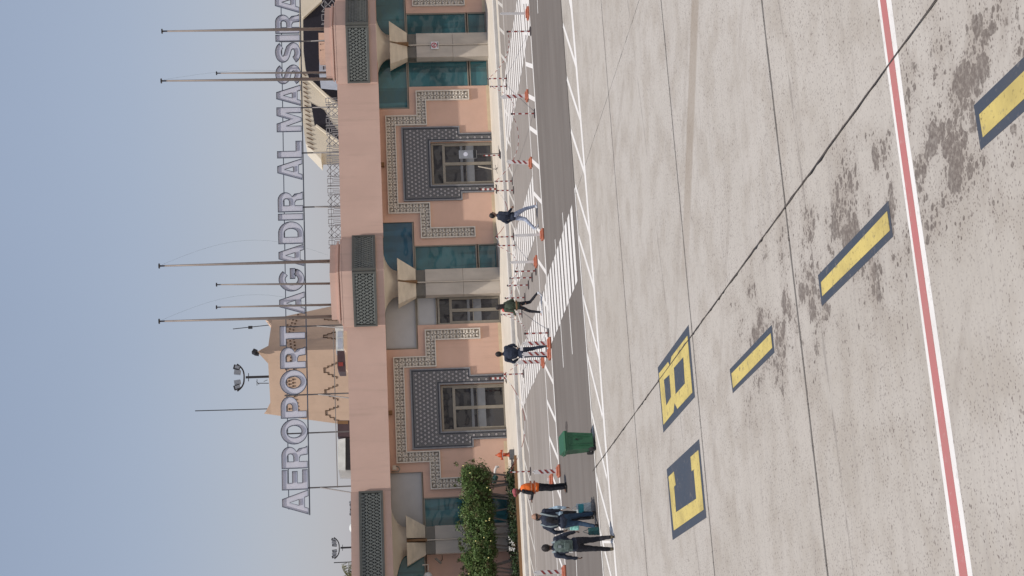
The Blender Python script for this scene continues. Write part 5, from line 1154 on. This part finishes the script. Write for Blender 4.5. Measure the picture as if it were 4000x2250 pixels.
for z in (.10, .22): MB().tube([pe+Vector((0, 0, z)), pe+Vector((0, 0, z+.035))], [.214, .214], 20, cap=False).build('reflective_strip', 'reflect', t, world=False)
hd = J['hd']; MB().ball(hd+Vector((0, -.005, .045)), (.092, .105, .085), 14, 8).tube([hd+Vector((0, .08, .035)), hd+Vector((0, .16, .025))], [.07, .045], 10).build('cap', 'cap', t, world=False, smooth=True)
MB().obox(Vector((0, .42, 1.15)), (.16, .02, .1), 0, .2).build('held_paper', 'signwhite', t, world=False)
# 5 man with backpack
t, J = person('man with grey-green backpack and dark clothes walking away, nearest the left edge', hum(2399, 2120), R_(-4), 1.80,
    dict(lean=.03, side=-.05, hip=.95, kneeL=(-.12, .06, .50), ankL=(-.15, .16, .09), kneeR=(.10, .02, .50), ankR=(.14, -.12, .11), elbL=(-.30, .0, 1.16), wrL=(-.33, .10, .92), elbR=(.27, .02, 1.14), wrR=(.30, .16, .94), hem=-.03, sw=.19), 'jacketblue', 'darkjeans', 'shoeolive', coat=1.05)
pk = J['chest']+Vector((0, -.22, .0)); g = MB(); g.ball(pk, (.165, .10, .23), 14, 10); g.box(pk.x-.14, pk.x+.14, pk.y-.08, pk.y+.06, pk.z-.24, pk.z+.10)
remesh(g, 'backpack', 'pack', .012, t, smooth=4, disp=.03, dscale=.07)
MB().box(pk.x-.09, pk.x+.09, pk.y-.125, pk.y-.08, pk.z-.17, pk.z-.02).build('front_pocket', 'pack', t, world=False, bevel=.02); MB().box(pk.x-.05, pk.x+.02, pk.y-.115, pk.y-.1, pk.z+.05, pk.z+.13).build('patch', 'strap', t, world=False)
for s in (-1, 1): MB().tube([pk+Vector((s*.12, .02, .17)), J['sh'][s]*.6+J['nk']*.4+Vector((0, -.03, .07)), J['sh'][s]*.6+J['nk']*.4+Vector((0, .14, -.02))], .028, 8).build('shoulder_strap', 'strap', t, world=False)
MB().tube([pk+Vector((-.16, -.02, -.15)), pk+Vector((-.17, -.02, -.24))], .014, 6).build('strap_end', 'signwhite', t, world=False)
wR = J['wr'][1]
M5 = Matrix.Translation(t.location) @ Matrix.Rotation(R_(-4), 4, 'Z')
def bag(name, lab, top, w_, h_, m, m2=None, yaw=0, t_=.09):
    t = thing(name, lab, 'bag', top, yaw); g = MB()
    g.add([(-w_*.42, -t_*.3, 0), (w_*.42, -t_*.3, 0), (w_*.42, t_*.3, 0), (-w_*.42, t_*.3, 0), (-w_*.5, -t_*.5, -h_*.92), (w_*.5, -t_*.5, -h_*.92), (w_*.5, t_*.5, -h_*.92), (-w_*.5, t_*.5, -h_*.92)], [(0, 1, 2, 3), (7, 6, 5, 4), (0, 4, 5, 1), (1, 5, 6, 2), (2, 6, 7, 3), (3, 7, 4, 0)])
    remesh(g, 'bag_body', m, .012, t, smooth=3, disp=.03, dscale=.06)
    MB().tube([(-w_*.25, 0, -.01), (-w_*.1, 0, .10), (0, 0, .14), (w_*.1, 0, .10), (w_*.25, 0, -.01)], .008, 6).build('handle', m, t, world=False)
    if m2: MB().box(-w_*.40, w_*.40, -t_*.5-.012, -t_*.5-.004, -h_*.42, -h_*.08).build('print_panel', m2, t, world=False); 
    return t
wp5 = M5 @ (wR+Vector((.0, .0, -.13))); bag('carrier_bag', 'dark teal carrier bag hanging from the right hand of the backpack walker', wp5-Vector((0, 0, .22)), .20, .30, 'bagteal')
# 6 bald man in dark jacket and jeans
t, J = person('balding man in dark jacket and blue jeans with shoulder straps walking away', hum(2334, 2030), R_(-16), 1.78,
    dict(lean=.10, side=.09, hx=.04, hip=.93, hy=.02, kneeL=(-.08, .06, .49), ankL=(-.14, -.14, .10), kneeR=(.10, .20, .50), ankR=(.12, .22, .09), elbL=(-.30, .02, 1.14), wrL=(-.30, .14, .92), elbR=(.27, .10, 1.14), wrR=(.24, .30, .98), hem=-.05, sw=.205), 'jacketblue', 'jeans', 'shoedark', skin='skinlight', bald=True, coat=1.16)
g = MB(); g.ball(J['hd']+Vector((0, -.035, -.015)), (.083, .075, .06), 12, 8); remesh(g, 'hair_fringe', 'hairm', .01, t, smooth=2)
for s in (-1, 1): MB().tube([J['sh'][s]*.7+J['nk']*.3+Vector((0, .10, .03)), J['sh'][s]*.72+J['nk']*.28+Vector((0, -.06, .09)), J['chest']+Vector((s*.15, -.17, .0)), J['chest']+Vector((s*.12, -.17, -.2))], .026, 8).build('shoulder_strap', 'strap', t, world=False, smooth=True)
g = MB(); g.ball(J['chest']+Vector((.05, -.18, .02)), (.09, .05, .12), 12, 8); g.box(-.03, .08, J['chest'].y-.2, J['chest'].y-.15, J['chest'].z-.2, J['chest'].z); remesh(g, 'small_backpack', 'blackcloth', .012, t, smooth=3)
M6 = Matrix.Translation(t.location) @ Matrix.Rotation(R_(-16), 4, 'Z'); bag('carrier_bag', 'small mint carrier bag hanging at the left side of the balding man', M6 @ (J['wr'][-1]+Vector((.08, .0, -.20))), .13, .26, 'bagmint')
# 7 partly hidden companion with pale blue top
t, J = person('partly hidden walker in pale blue top and black trousers beyond the balding man', hum(2322, 2014), R_(-20), 1.64,
    dict(lean=.05, hip=.93, kneeL=(-.09, .12, .50), ankL=(-.10, .16, .09), kneeR=(.09, .02, .49), ankR=(.12, -.18, .10), elbL=(-.27, .04, 1.12), wrL=(-.22, .22, 1.0), elbR=(.29, .0, 1.10), wrR=(.27, .04, .84), hem=-.0), 'paleblue', 'darkjeans', 'shoedark', coat=1.12)
M7 = Matrix.Translation(t.location) @ Matrix.Rotation(R_(-20), 4, 'Z'); bag('carrier_bag', 'white plastic carrier bag with teal print held by the partly hidden walker', M7 @ (J['wr'][1]+Vector((-.03, -.04, -.30))), .30, .44, 'bagwhite', 'bagcyan', R_(-10), .12)
